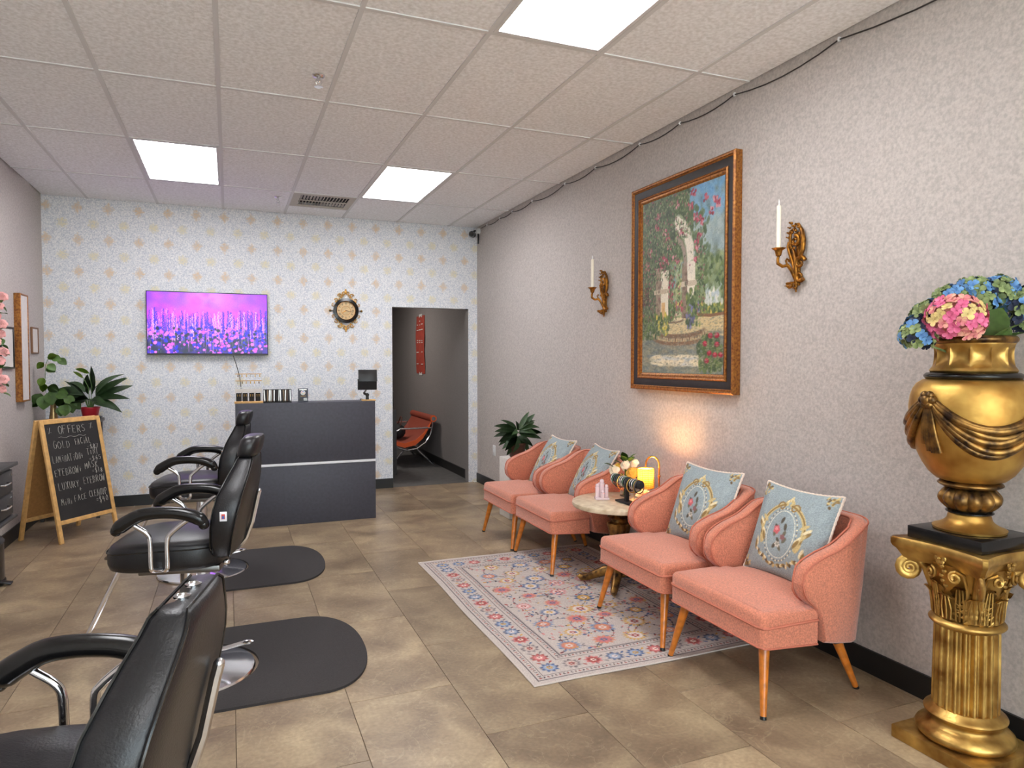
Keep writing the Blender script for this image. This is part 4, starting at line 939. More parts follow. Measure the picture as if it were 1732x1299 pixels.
# ------------------------------------------------------------------ tapestry cushions
cv = Canvas(150, 150, (146, 157, 160), 2, 2)
def C_(x, y): return (x + 1, y + 1)
for _ in range(150): cv.blob(rng.random() * 2, rng.random() * 2, .12, .08, [(160, 170, 172), (130, 143, 148), (150, 160, 156)][rng.integers(3)], ang=rng.random() * 3, op=.35, soft=.9)
G1, G2, G3 = (196, 172, 118), (140, 112, 66), (226, 210, 168)
for sx in (-1, 1):
    for sy in (-1, 1):
        for k in range(16):
            a = rng.random() * 1.57; r = rng.random() * .26; cv.blob(1 + sx * (.95 - r * math.cos(a)), 1 + sy * (.95 - r * math.sin(a)), .05, .03, [G1, G2, (104, 84, 58)][k % 3], ang=rng.random() * 3)
for k in range(60):       # bead oval + outer ring
    a = 2 * PI * k / 60
    cv.blob(1 + .43 * math.cos(a), .92 + .6 * math.sin(a), .02, None, G3 if k % 2 else (110, 100, 90))
cv.line([(1 + .38 * math.cos(2 * PI * k / 40), .92 + .54 * math.sin(2 * PI * k / 40)) for k in range(41)], .018, (210, 206, 190))
for sx in (-1, 1):
    cv.line([(1 + sx * (.06 + .5 * math.sin(q / 14 * 2.2)), 1.62 - .95 * (q / 14) ** 1.5) for q in range(15)], .085, G1); cv.line([(1 + sx * (.08 + .5 * math.sin(q / 14 * 2.2)), 1.60 - .95 * (q / 14) ** 1.5) for q in range(15)], .035, G2)
    cv.line([(1 + sx * (.18 + (.12 - .008 * q) * math.cos(q * .6)), 1.55 + (.12 - .008 * q) * math.sin(q * .6)) for q in range(13)], .035, G2)
    for q in range(9): cv.blob(1 + sx * (.55 + .1 * math.sin(q)), 1.2 - q * .08, .14, .045, [G1, G3, G2][q % 3], ang=sx * (.6 + q * .1))
    for q in range(16): cv.blob(1 + sx * (.05 + q * .035), .33 - .14 * math.cos(q * .15) + rng.random() * .06, .06, .035, [G1, G2, (92, 76, 56), G3][q % 4], ang=rng.random() * 3)
for q in range(7): cv.blob(1 + .02 * (q - 3), 1.70 + .02 * (3 - abs(q - 3)), .035, .09, G3 if q % 2 else G1, ang=(q - 3) * .3)
for x, y, c in ((-.14, .12, 0), (.13, .0, 1), (-.02, -.18, 0), (-.16, -.02, 1), (.12, .16, 0), (.04, -.32, 1), (-.1, -.3, 0), (.16, -.14, 1), (.0, .3, 0)): cv.blob(1 + x, .94 + y, .1, .05, [(78, 70, 56), (104, 98, 78)][c], ang=x * 9 + y * 4, op=.9)
cv.blob(.88, 1.0, .13, .13, (200, 96, 100), petals=5, pd=.2); cv.blob(.87, 1.02, .07, .06, (224, 138, 138), petals=5); cv.blob(1.1, .86, .10, .09, (140, 96, 96), petals=5); cv.blob(.98, .68, .11, .09, (206, 196, 182), petals=6); cv.blob(.98, .69, .05, .04, (150, 146, 130))
cv.noise(.2, rng)
M['tapestry'] = print_mat('tapestry_fabric', .8, bump=(150, .35, .004))
def pillow(side):
    def P(u, v):
        a, b_ = 2 * u - 1, 2 * v - 1
        x = a * (1 - .075 * (1 - b_ ** 2)) * .235; z = b_ * (1 - .085 * (1 - a ** 2)) * .225
        th = .072 * np.clip((1 - a ** 2), 0, 1) ** .45 * np.clip((1 - b_ ** 2), 0, 1) ** .45
        th = th + .004 * np.sin(a * 7 + b_ * 3) * np.clip(1 - a ** 2, 0, 1) * np.clip(1 - b_ ** 2, 0, 1)
        return np.stack([x if side < 0 else -x, side * th, z], 1)
    return P
front_me = grid_mesh('cushion_front', cv, pillow(-1), M['tapestry'])
plain = Canvas(24, 24, (138, 150, 154), 2, 2); back_me = grid_mesh('cushion_back', plain, pillow(1), M['tapestry'])
edge = []
for s_, seg in enumerate([[(-1 + 2 * q / 40, -1) for q in range(40)], [(1, -1 + 2 * q / 40) for q in range(40)], [(1 - 2 * q / 40, 1) for q in range(40)], [(-1, 1 - 2 * q / 40) for q in range(40)]]):
    for a, b_ in seg: edge.append((a * (1 - .075 * (1 - b_ ** 2)) * .235, 0, b_ * (1 - .085 * (1 - a ** 2)) * .225))
trim_mb = MB().tube(edge, [.0075 if q % 2 else .0052 for q in range(160)], 6, closed=True)
def make_cushion():
    t = thing('throw_cushion', '', 'cushion')
    link(front_me, 'front_cover', t); link(back_me, 'back_cover', t); part(trim_mb, 'rope_trim', M['rope'], t, 'cream rope trim', 80)
    return t
cu = make_cushion()
# (centre x, y, z, yaw, pitch, roll)
CU = [((2.455, 2.50, .645), -90, -20, 0, 'tapestry cushion with rose medallion on the nearest pink chair'),
      ((2.455, 3.16, .65), -88, -20, 0, 'tapestry cushion on second pink chair, just right of the glowing lamp'),
      ((2.45, 4.43, .635), -98, -30, 0, 'tapestry cushion tilted on third pink chair, beyond the round table'),
      ((2.45, 5.12, .63), -91, -30, 0, 'tapestry cushion on the farthest pink chair, nearest the potted plant')]
for i, (p, yw, pi_, ro, l) in enumerate(CU):
    o = cu if i == 0 else copy_tree(cu); o.location = p; o['label'] = l; o['group'] = 'pale blue tapestry cushions on the pink chairs'
    o.rotation_mode = 'QUATERNION'
    o.rotation_quaternion = (Matrix.Rotation(math.radians(yw), 3, 'Z') @ Matrix.Rotation(math.radians(pi_), 3, 'X') @ Matrix.Rotation(math.radians(ro), 3, 'Y')).to_quaternion()

# ------------------------------------------------------------------ round side table
TX, TY, TZ = 2.33, 3.856, .012
t = thing('side_table', 'round cream marble-top side table on a gold pedestal', 'table', (TX, TY, TZ))
part(MB().lathe([(.278, .512), (.299, .516), (.304, .528), (.302, .543), (.292, .548), (.001, .548)], 64), 'tabletop', M['marble'], t, 'cream marble round top')
fl8 = lambda r, z, a: r * (1 + .05 * math.cos(8 * a)) if .2 < z < .42 else r
part(MB().lathe([(.06, .06), (.075, .075), (.05, .10), (.04, .13), (.055, .16), (.06, .18), (.045, .2), (.042, .22), (.05, .27), (.062, .33), (.075, .385), (.078, .405), (.06, .415), (.06, .43), (.075, .445), (.06, .46), (.06, .49), (.12, .505), (.12, .512)], 48, f=fl8), 'pedestal', M['golddark'], t, 'fluted antique gold pedestal')
for k in range(4):
    a = math.radians(52 + 90 * k); d = Vector((math.cos(a), math.sin(a), 0))
    pts = [d * .03 + Vector((0, 0, .085)), d * .09 + Vector((0, 0, .08)), d * .15 + Vector((0, 0, .055)), d * .2 + Vector((0, 0, .032)), d * .245 + Vector((0, 0, .024)), d * .262 + Vector((0, 0, .034)), d * .25 + Vector((0, 0, .045))]
    part(MB().tube(pts, [.035, .033, .028, .024, .022, .015, .008], 10), 'scroll_foot', M['golddark'], t)
TT = TZ + .548
# T-bar bracelet stand
bx_, by_ = 2.335, 3.77
t = thing('bracelet_stand', 'black velvet T-bar bracelet stand on the round table', 'stand', (bx_, by_, TT))
part(MB().box((0, -.0, .006), (.075, .17, .011), .004), 'base', M['blackmatte'], t); part(MB().box((0, 0, .065), (.022, .022, .11)), 'post', M['blackmatte'], t)
part(MB().tube([(0, -.17, .14), (0, -.16, .14), (0, .16, .14), (0, .17, .14)], [.018, .027, .027, .018], 18), 'bar', M['blackmatte'], t)
ring_me = {}
for k, key in enumerate(('bracelet_a', 'bracelet_b', 'bracelet_c', 'bracelet_d')):
    ring_me[k] = MB().tube([((.0315 + .002 * k) * math.cos(q * PI / 10), 0, (.033 + .004 * k) * math.sin(q * PI / 10) - .004 * k) for q in range(20)], [.0036 if q % 2 else .0024 for q in range(20)], 6, closed=True).mesh('bracelet', M[key])
for k in range(15):
    y = -.145 + k * .0205; kk = (k * 7 + 2 + k // 3) % 4
    o = link(ring_me[kk], 'bracelet', None, (bx_, by_ + y, TT + .134), (0, 0, math.radians((rnd.random() - .5) * 14)))
    tag(o, ['silver-grey', 'dark green', 'black', 'gold'][kk] + ' bracelet, ' + ['first', 'second', 'third', 'fourth', 'fifth', 'sixth', 'seventh', 'eighth', 'ninth', 'tenth', 'eleventh', 'twelfth', 'thirteenth', 'fourteenth', 'fifteenth'][k] + ' from near end of the black T-bar stand', 'bracelet', 'bracelets on the T-bar stand')
o = tag(part(MB().tube([(bx_ - .0 + .034 * math.cos(a), by_ - .135 , TT + .134 + .034 * math.sin(a) - (.075 if math.sin(a) < -.2 else 0)) for a in [q * PI / 9 for q in range(18)]], .002, 5, closed=True), 'chain_bracelet', M['bracelet_d'], None), 'thin gold chain dangling from near end of the T-bar stand', 'bracelet')
# crystal castle
t = thing('crystal_castle', 'small pink and clear crystal castle ornament on the round table', 'ornament', (2.245, 3.93, TT), math.radians(-20))
part(MB().box((0, 0, .008), (.09, .07, .016), .004), 'base', M['pinkglass'], t)
for (x, y, r, h) in ((-.03, 0, .013, .075), (.03, 0, .013, .07), (0, .0, .016, .10), (0, -.028, .013, .04), (-.012, .025, .012, .08)):
    tw = part(MB().lathe([(r, .016), (r, h), (r * 1.15, h), (r * 1.15, h + .008), (r * .9, h + .008)], 8), 'tower', M['pinkglass'], t)
    part(MB().ball((x * 0, 0, h + .008 + r * .6), r * .95, 10, (1, 1, 1.1)), 'dome', M['pinkglass'], tw)
    tw.location = (x, y, 0)
# bouquet in a glass
t = thing('flower_vase', 'glass vase of cream and yellow roses on the round table', 'flowers', (2.44, 3.96, TT))
part(MB().lathe([(.03, 0), (.036, .004), (.034, .06), (.038, .12), (.035, .12), (.031, .06), (.03, .012), (.001, .01)], 24, cap=False), 'vase', M['glass'], t)
part(MB().tube([(0, 0, .01), (.01, 0, .12), (.02, .02, .17)], .004, 5).tube([(.01, .01, .01), (-.01, -.01, .12), (-.04, -.02, .16)], .004, 5).tube([(-.01, 0, .01), (0, 0, .12), (0, 0, .2)], .004, 5), 'stem', M['leafp'], t)
rb = lambda m: None
def rose_mesh(name, m, R):
    f = MB(); f.ball((0, 0, 0), R * .55, 10)
    for r_, n_, el in ((.45, 4, 80), (.7, 5, 55), (.95, 6, 25)):
        for k in range(n_):
            a = 2 * PI * k / n_ + r_; f.ball((R * r_ * .5 * math.cos(a), R * r_ * .5 * math.sin(a), R * (.25 - r_ * .2)), R * .5, 8, (.95, .25, 1.0), Matrix.Rotation(a + PI / 2, 3, 'Z') @ Matrix.Rotation(math.radians(el - 90), 3, 'X'))
    return f.mesh(name, m, 60)
RC, RY_ = rose_mesh('rose_head', M['cream'], .033), rose_mesh('rose_head', M['yellow'], .036)
for (x, y, z, me, s_) in ((-.01, -.01, .215, RC, .95), (.05, -.03, .225, RC, .9), (-.055, .05, .175, RC, 1.1), (.02, -.05, .165, RY_, 1.15), (.06, -.01, .165, RY_, .8), (-.02, .02, .13, RY_, .6), (-.07, .02, .135, RC, .6), (.03, .04, .19, RC, .9), (.07, .02, .2, RY_, .7), (-.03, .05, .2, RY_, .6)):
    link(me, 'rose_head', t, (x, y, z), (math.radians(55), math.radians(-10), math.radians(-50)), (s_ * 1.22,) * 3)
for (x, y, z, az, el, s_) in ((.0, .0, .235, 200, 60, .9), (.03, 0, .24, -30, 60, .95), (.01, .02, .24, 90, 70, .9), (.02, -.02, .235, -80, 50, .8), (-.02, .02, .22, 160, 30, .8), (.04, .02, .23, 20, 40, .9), (-.06, .05, .19, 160, 40, 1.0), (-.03, .0, .14, 210, -20, .8), (.05, -.04, .13, -60, -10, .8), (.0, .0, .22, 130, 55, .9)):
    put_leaf(t, LP, (x, y, z), math.radians(az), math.radians(el), s_)
# lamp
lx, ly = 2.545, 3.72
t = thing('table_lamp', 'glowing woven-shade lamp hanging from an arched gold stand', 'lamp', (lx, ly, TT))
GD = M['brass']
part(MB().lathe([(.045, 0), (.05, .004), (.048, .012), (.012, .016), (.008, .02)], 28), 'base', GD, t)
ux, uy = -.62, .78     # arch leans back over the table
hook = [(0, 0, .01), (0, 0, .235)] + [(ux * (.045 - .045 * math.cos(q * PI / 9)), uy * (.045 - .045 * math.cos(q * PI / 9)), .235 + .055 * math.sin(q * PI / 9)) for q in range(1, 10)] + [(ux * .09, uy * .09, .215)]
part(MB().tube(hook, .0055, 10), 'arched_pole', GD, t); part(MB().ball((0, 0, .165), .010, 10, (1, 1, 1.2)), 'collar', GD, t)
sc_ = (ux * .09, uy * .09, 0)
glow = mat('shade_fabric_lit', (255, 196, 96), .7, trans=0); nt = glow.node_tree
tr = nt.nodes.new('ShaderNodeBsdfTranslucent'); tr.inputs[0].default_value = (.22, .10, .022, 1)
mxs = nt.nodes.new('ShaderNodeMixShader'); mxs.inputs[0].default_value = .7
nt.links.new(nt.nodes['Principled BSDF'].outputs[0], mxs.inputs[1]); nt.links.new(tr.outputs[0], mxs.inputs[2]); nt.links.new(mxs.outputs[0], nt.nodes['Material Output'].inputs[0])
sh = part(MB().lathe([(.052, .085), (.052, .205)], 40, c=sc_, cap=False), 'lamp_shade', glow, t)
f = MB()
for k in range(32):
    a = 2 * PI * k / 32; x, y = sc_[0] + .0535 * math.cos(a), sc_[1] + .0535 * math.sin(a); f.tube([(x, y, .084), (x, y, .206)], .0012, 4)
for z in [.084 + .0123 * q for q in range(11)]: f.tube([(sc_[0] + .0535 * math.cos(2 * PI * q / 32), sc_[1] + .0535 * math.sin(2 * PI * q / 32), z) for q in range(32)], .0014 if 0 < (z - .084) < .12 else .0024, 4, closed=True)
part(f, 'woven_lattice', GD, sh)
part(MB().ball((sc_[0], sc_[1], .145), .016, 12), 'bulb', mat('warm_bulb', (255, 220, 160), .5, emit=((255, 206, 130), 20)), t)
pl = bpy.data.lights.new('lamp_glow', 'POINT'); pl.energy = 6; pl.color = (1.0, .56, .22); pl.shadow_soft_size = .02
plo = bpy.data.objects.new('lamp_glow', pl); col.objects.link(plo); plo.parent = t; plo.location = (sc_[0], sc_[1], .180)
# quartz cluster + wooden dish
t = thing('quartz_cluster', 'pale fluffy-looking quartz cluster under the lamp on round table', 'ornament', (2.50, 3.83, TT))
f = MB().ball((0, 0, .018), .035, 12, (1.1, 1.1, .5))
for k in range(60):
    a, e = rnd.random() * 6.28, rnd.random() * 1.5; d = Vector((math.cos(a) * math.cos(e), math.sin(a) * math.cos(e), math.sin(e))); p = Vector((0, 0, .015))
    f.cyl(p + d * .02, p + d * (.04 + .018 * rnd.random()), .007, .002, 5)
part(f, 'crystals', M['crystal'], t, angle=20)
tag(part(MB().lathe([(.03, 0), (.036, .004), (.036, .026), (.028, .028), (.02, .02)], 20).xf(Matrix.Translation((2.44, 3.74, TT))), 'wooden_dish', mat('dark_bowl_wood', (104, 66, 40), .5, n=(30, .2)), None), 'small dark wooden dish beside the quartz under the lamp', 'dish')

# ------------------------------------------------------------------ salon chairs
def salon_chair(head):
    t = thing('styling_chair', '', 'chair')
    # pump base
    part(MB().lathe([(.285, 0), (.29, .006), (.285, .014), (.25, .022), (.16, .034), (.07, .05), (.06, .07), (.045, .075)], 56), 'base_disc', M['chrome'], t, 'round chrome base disc')
    part(MB().lathe([(.055, .07), (.055, .32), (.035, .322), (.035, .50), (.05, .50), (.05, .52)], 28), 'pump_column', M['chrome'], t)
    part(MB().tube([(.03, 0, .10), (.16, -.04, .12), (.26, -.06, .15)], [.011, .01, .01], 8).ball((.27, -.062, .152), .02, 10, (1.5, 1, .5)), 'pump_lever', M['chrome'], t)
    part(MB().box((0, 0, .53), (.34, .30, .03), .006), 'under_plate', M['steel'], t)
    # seat
    secs = []
    N = 40
    def se(a, A, B, n=3.6):
        c, s_ = math.cos(a), math.sin(a); return (A * math.copysign(abs(c) ** (2 / n), c), B * math.copysign(abs(s_) ** (2 / n), s_))
    for (sc1, z) in ((.90, .548), (.97, .556), (1.0, .58), (1.0, .635), (.985, .655), (.95, .668), (.85, .678), (.6, .688), (.3, .692), (.02, .693)):
        ring_ = []
        for k in range(N):
            x, y = se(2 * PI * k / N, .25 * sc1, .245 * sc1)
            dz = -.022 * max(0, -x / .25) ** 2 * (1 if z > .6 else 0)
            ring_.append((-.055 + x, y, z + dz))
        secs.append(ring_)
    seat = part(MB().loft(secs), 'seat', M['leather'], t, angle=60)
    part(MB().tube([(-.055 + p[0], p[1], .645 - .018 * max(0, -p[0] / .25) ** 2) for p in [se(2 * PI * k / 48, .2515, .2465) for k in range(48)]], .0035, 6, closed=True), 'seam', M['armpad'], seat)
    # back: loft of horizontal sections; narrow top, wide shoulders
    rows = [(.585, .150, .215, .165), (.60, .145, .225, .20), (.66, .143, .238, .24), (.74, .150, .256, .262), (.81, .160, .272, .262), (.87, .175, .286, .242), (.92, .195, .297, .205), (.96, .212, .305, .165), (.99, .226, .310, .135), (1.015, .236, .312, .118), (1.025, .246, .306, .105)]
    secs, s1, s2, s3, s4 = [], [], [], [], []
    for z, xf, xr, hw in rows:
        cx_, dx = (xf + xr) / 2, (xr - xf) / 2; sec = []
        e_ = .016
        pts = [(-hw + e_, xr - .0), (-hw * .5, xr + .006), (0, xr + .008), (hw * .5, xr + .006), (hw - e_, xr), (hw - e_ * .3, xr - e_ * .3), (hw, xr - e_), (hw + .003, cx_ + .01), (hw, xf + e_ * 1.6), (hw - e_ * .4, xf + e_ * .4), (hw - e_ * 1.4, xf),
               (hw * .55, xf + .022), (0, xf + .03), (-hw * .55, xf + .022), (-hw + e_ * 1.4, xf), (-hw + e_ * .4, xf + e_ * .4), (-hw, xf + e_ * 1.6), (-hw - .003, cx_ + .01), (-hw, xr - e_), (-hw + e_ * .3, xr - e_ * .3)]
        secs.append([(x, y, z) for y, x in pts])
        s1.append((xr - e_ * .15, -hw + e_ * .15, z)); s2.append((xf + e_ * .35, -hw + e_ * .35, z)); s3.append((xr - e_ * .15, hw - e_ * .15, z)); s4.append((xf + e_ * .35, hw - e_ * .35, z))
    bk = part(MB().loft(secs), 'backrest', M['leather'], t, angle=60)
    part(MB().tube(s1 + s3[::-1], .0035, 6), 'seam', M['armpad'], bk); part(MB().tube(s2 + s4[::-1], .0035, 6), 'seam', M['armpad'], bk)
    part(MB().ball((.300, .12, .83), .012, 10).tube([(.300, .12, .83), (.292, .12, .80), (.266, .12, .68), (.238, .12, .60), (.20, .12, .555), (.1, .12, .54)], .012, 8), 'recline_bar', M['chrome'], t)
    part(MB().ball((.205, -.175, .565), .016, 10), 'pivot_bolt', M['chrome'], t)
    for sx in (-.022, .022): part(MB().lathe([(.0155, 0), (.0155, .004), (.010, .006), (.006, .003), (.001, .003)], 18).xf(Matrix.Translation((.275, sx * 1.6, 1.025))), 'grommet', M['chrome'], bk)
    # arms
    smo = lambda P, n=4: [tuple(Vector(P[max(i-1,0)]).lerp(Vector(P[i]), .5).lerp(Vector(P[i]).lerp(Vector(P[min(i+1,len(P)-1)]), .5), 0) if False else (0.5 * ((2 * Vector(P[i])) + (Vector(P[min(i+1,len(P)-1)]) - Vector(P[max(i-1,0)])) * u + (2 * Vector(P[max(i-1,0)]) - 5 * Vector(P[i]) + 4 * Vector(P[min(i+1,len(P)-1)]) - Vector(P[min(i+2,len(P)-1)])) * u * u + (-Vector(P[max(i-1,0)]) + 3 * Vector(P[i]) - 3 * Vector(P[min(i+1,len(P)-1)]) + Vector(P[min(i+2,len(P)-1)])) * u ** 3))) for i in range(len(P) - 1) for u in [k / n for k in range(n)]] + [P[-1]]
    for sy in (-1, 1):
        y = sy * .285; AM = []
        pts = [(-.232, y, .752), (-.213, y, .768), (-.18, y, .790), (-.13, y, .815), (-.06, y, .822), (.01, y, .818), (.06, y, .806), (.10, y, .788), (.12, y, .765)]
        rr = [.020, .032, .031, .029, .027, .027, .029, .030, .020]; sp = smo([(p[0] + .02, p[1], p[2]) for p in pts]); part(MB().tube(sp, [float(np.interp(q / 4, range(9), rr)) for q in range(len(sp))], 16, flat=.95).ball((sp[0][0] + .004, y, sp[0][2]), .0235, 12).ball((sp[-1][0] - .003, y, sp[-1][2]), .0235, 12), 'arm_pad', M['armpad'], t)
        part(MB().tube(smo([(-.16, y, .785), (-.13, y, .765), (-.09, y, .735), (-.077, y, .70), (-.075, y, .60), (-.07, y * .98, .575), (-.045, y * .8, .56)]), .0105, 10), 'arm_tube', M['chrome'], t)
        part(MB().tube(smo([(.08, y, .79), (.045, y, .765), (.005, y, .73), (-.01, y, .70), (-.01, y, .60), (-.015, y * .98, .575), (-.04, y * .8, .56)]), .0105, 10), 'arm_tube', M['chrome'], t)
    # footrest
    part(MB().tube([(-.05, -.03, .535), (-.25, -.03, .53), (-.285, -.03, .51), (-.40, -.03, .27), (-.45, -.03, .17), (-.50, -.03, .155)], .0105, 8), 'footrest_bar', M['chrome'], t)
    part(MB().ball((-.545, -.03, .16), .075, 18, (.75, 1.3, .16), Matrix.Rotation(math.radians(-14), 3, 'Y')), 'footplate', M['steel'], t)
    if head:
        f = MB(); secs = []
        for (z, k) in ((1.062, .7), (1.07, .93), (1.09, 1.0), (1.13, 1.02), (1.16, .96), (1.178, .8), (1.183, .4)):
            secs.append([(.275 + (z - 1.06) * .2 + p[0], p[1], 1.022 + (z - 1.062) * .8) for p in [se(2 * PI * q / 28, .047 * k, .125 * k, 3) for q in range(28)]])
        hd = part(f.loft(secs), 'headrest', M['leather'], t, angle=60)
        for sy in (-.033, .033): part(MB().cyl((.27, sy, 1.0), (.272, sy, 1.035), .006, .006, 10), 'headrest_post', M['chrome'], hd)
    return t
A12 = math.radians(-11)
c1 = salon_chair(True); c1.location = (-.19, 3.53, .0); c1.rotation_euler = (0, 0, A12); c1['label'] = 'middle black leather styling chair, with headrest and white tag on its back'
tg = part(MB().box((.212, -.2662, .79), (.03, .003, .042), .004), 'label_tag', M['whitemetal'], c1, 'white tag with red and blue mark')
part(MB().box((.212, -.2686, .79), (.014, .0015, .022)), 'tag_mark', mat('tag_red', (196, 70, 56), .5), tg); part(MB().box((.212, -.2698, .787), (.008, .001, .012)), 'tag_mark', mat('tag_blue', (60, 100, 170), .5), tg)
c2 = copy_tree(c1); c2.location = (-.19, 5.22, 0); c2.rotation_euler = (0, 0, math.radians(-9)); c2['label'] = 'farthest black leather styling chair, beside the reception counter'
for ch in list(c2.children):
    if ch.name.startswith('label_tag'):
        for g_ in list(ch.children): bpy.data.objects.remove(g_)
        bpy.data.objects.remove(ch)
c3 = salon_chair(False); c3.location = (-.347, 1.51, 0); c3.rotation_euler = (0, 0, math.radians(-13)); c3['label'] = 'nearest black leather styling chair, without headrest, cut off at bottom left'
for c in (c1, c2, c3): c['group'] = 'black styling chairs in a row on the left'

# salon mats: a straight back edge with a round cut-out for the chair base
def salon_mat(label, cy, bcx, bcy):
    t_ = MB(); R = .475; x0 = -.19; cxm = .145; pts = []
    cxm = .36; pw_ = lambda v: math.copysign(abs(v) ** .88, v)
    pts += [(cxm + .265 * pw_(math.cos(a)), cy + R * pw_(math.sin(a))) for a in [-PI / 2 + PI * k / 36 for k in range(37)]]
    r = .3
    pts.append((x0, cy + R))
    dy = [k for k in range(-18, 19)]
    arc = [(bcx + r * math.cos(a), bcy + r * math.sin(a)) for a in [math.radians(88 - 176 * k / 24) for k in range(25)]]
    pts.append((x0, arc[0][1])) if abs(arc[0][0] - x0) > .002 else None
    pts += [p for p in arc if p[0] > x0 + .001]
    pts.append((x0, arc[-1][1])); pts.append((x0, cy - R))
    t_.prism(pts, .012, 'z', .0)
    return tag(part(t_, 'salon_floor_mat', M['mat'], None), label, 'floor mat', 'dark D-shaped salon mats under the styling chairs')
salon_mat('nearer dark rounded salon floor mat, under the middle styling chair', 3.555, -.185, 3.53)
salon_mat('farther dark rounded salon floor mat, beside the reception counter', 5.175, -.19, 5.22)

# ------------------------------------------------------------------ framed painting
PY0, PY1, PZ0, PZ1 = 3.232, 4.345, 1.265, 2.69
t = thing('framed_painting', 'large framed painting of a flowery garden arch on the right wall', 'painting', (XR - .003, (PY0 + PY1) / 2, (PZ0 + PZ1) / 2))
hy, hz = (PY1 - PY0) / 2, (PZ1 - PZ0) / 2
def moulding(mb, i0, i1, d0, d1):
    """rectangular ring between insets i0..i1, depth d0 (outer) .. d1 (inner) from the wall"""
    c = [(-1, -1), (1, -1), (1, 1), (-1, 1)]
    secs = [[(0, sy * (hy - i0), sz * (hz - i0)), (-d0, sy * (hy - i0), sz * (hz - i0)), (-(d0 + d1) / 2 - .004, sy * (hy - (i0 + i1) / 2), sz * (hz - (i0 + i1) / 2)), (-d1, sy * (hy - i1), sz * (hz - i1)), (0, sy * (hy - i1), sz * (hz - i1))] for sy, sz in c]
    secs.append(secs[0]); mb.loft(secs, caps=False); return mb
part(moulding(moulding(MB(), 0, .018, .048, .052), .018, .030, .046, .042), 'outer_moulding', M['frame'], t, angle=25)
part(moulding(MB(), .030, .078, .040, .034), 'black_band', M['frameblack'], t, 'black inner band', angle=25)
part(moulding(moulding(MB(), .078, .092, .040, .042), .092, .118, .034, .024), 'inner_moulding', M['frame'], t, angle=25)
pw, ph = 2 * hy - .236, 2 * hz - .236
cv = Canvas(230, 380, (96, 108, 84), 1, 1)       # x: 0 = left (far), y: 0 = bottom
# sky + haze on the right
for _ in range(500):
    x, y = .6 + rng.random() * .4, .55 + rng.random() * .45
    c = [(96, 150, 196), (120, 165, 200), (140, 172, 190)] if y > .82 else [(150, 168, 170), (128, 150, 158), (170, 182, 176)]
    cv.blob(x, y, .05, .03, c[rng.integers(3)], op=.5, soft=.9, ang=rng.random() * 3)
for _ in range(500): cv.blob(.55 + rng.random() * .45, .32 + rng.random() * .3, .035, .025, [(100, 116, 76), (128, 142, 96), (84, 102, 70), (150, 160, 112)][rng.integers(4)], op=.6, soft=.6)
for _ in range(900):       # dark foliage on the upper left
    x, y = rng.random() * .62, .38 + rng.random() * .62
    cv.blob(x, y, .03, .022, [(66, 84, 58), (84, 100, 68), (58, 70, 54), (104, 116, 82)][rng.integers(4)], op=.6, soft=.5, ang=rng.random() * 3)
for _ in range(300): 
    u = rng.random(); cv.blob(.45 + .42 * u * rng.random(), .62 + .36 * rng.random() * (1 - .3 * u), .03, .018, [(78, 98, 60), (94, 112, 72), (64, 82, 52)][rng.integers(3)], op=.7, ang=rng.random() * 3)
cv.rect(0, .3, .3, .56, (98, 102, 84), .7); cv.rect(.0, .1, .40, .50, (70, 52, 44), .85)
for k in range(4): cv.line([(.01 + .028 * k, .40), (.01 + .028 * k, .50)], .006, (110, 92, 76)); cv.line([(.0, .415 + .025 * k), (.1, .415 + .025 * k)], .004, (110, 92, 76))
# light through the arch
for _ in range(160): cv.blob(.4 + .14 * rng.random(), .30 + .32 * rng.random(), .03, .025, [(196, 186, 130), (150, 164, 120), (120, 140, 96), (110, 140, 150)][rng.integers(4)], op=.6)
# arch: two stone piers and a curve
cv.rect(.19, .27, .28, .60, (150, 132, 112)); cv.rect(.26, .35, .28, .58, (222, 212, 190)); cv.rect(.27, .31, .28, .40, (206, 160, 96), .8)
cv.rect(.17, .37, .455, .475, (190, 174, 148))
cv.rect(.53, .60, .28, .60, (140, 120, 102)); cv.rect(.595, .68, .38, .62, (226, 216, 196)); cv.rect(.52, .71, .475, .50, (196, 180, 156))
cv.line([(.63, .58), (.62, .68), (.585, .75), (.53, .80), (.47, .83)], .085, (220, 210, 192)); cv.line([(.565, .60), (.55, .67), (.52, .71), (.46, .745)], .035, (150, 132, 118))
for k in range(12): cv.blob(.2 + .06 * rng.random(), .3 + .26 * rng.random(), .02, .012, (116, 98, 84), op=.7); cv.blob(.55 + .04 * rng.random(), .3 + .26 * rng.random(), .02, .012, (108, 90, 78), op=.7)
# ground
cv.rect(0, 1, 0, .24, (122, 126, 116)); cv.rect(.55, 1, .2, .30, (206, 184, 136))
for _ in range(420): cv.blob(rng.random(), rng.random() * .22, .05, .012, [(112, 120, 110), (136, 138, 122), (150, 142, 118), (104, 116, 120)][rng.integers(4)], op=.5)
for _ in range(120): cv.blob(.15 + .6 * rng.random(), .045 + .05 * rng.random(), .06, .012, [(212, 200, 168), (226, 214, 182), (178, 186, 192)][rng.integers(3)], op=.6)
# curved steps
for (cy_, rx, ry, c) in ((.205, .38, .055, (128, 98, 74)), (.222, .38, .05, (196, 176, 134)), (.235, .32, .045, (120, 94, 72)), (.255, .32, .04, (206, 186, 140)), (.29, .14, .012, (116, 94, 74)), (.30, .13, .012, (210, 194, 156)), (.325, .1, .01, (220, 208, 176))):
    cv.blob(.5 if rx > .2 else .42, cy_, rx, ry, c, soft=.12)
for k in range(24): cv.blob(.16 + k * .029, .185 + .04 * abs(k / 12 - 1) ** 2, .012, .012, [(140, 108, 82), (104, 80, 64), (160, 130, 96)][k % 3], op=.8)
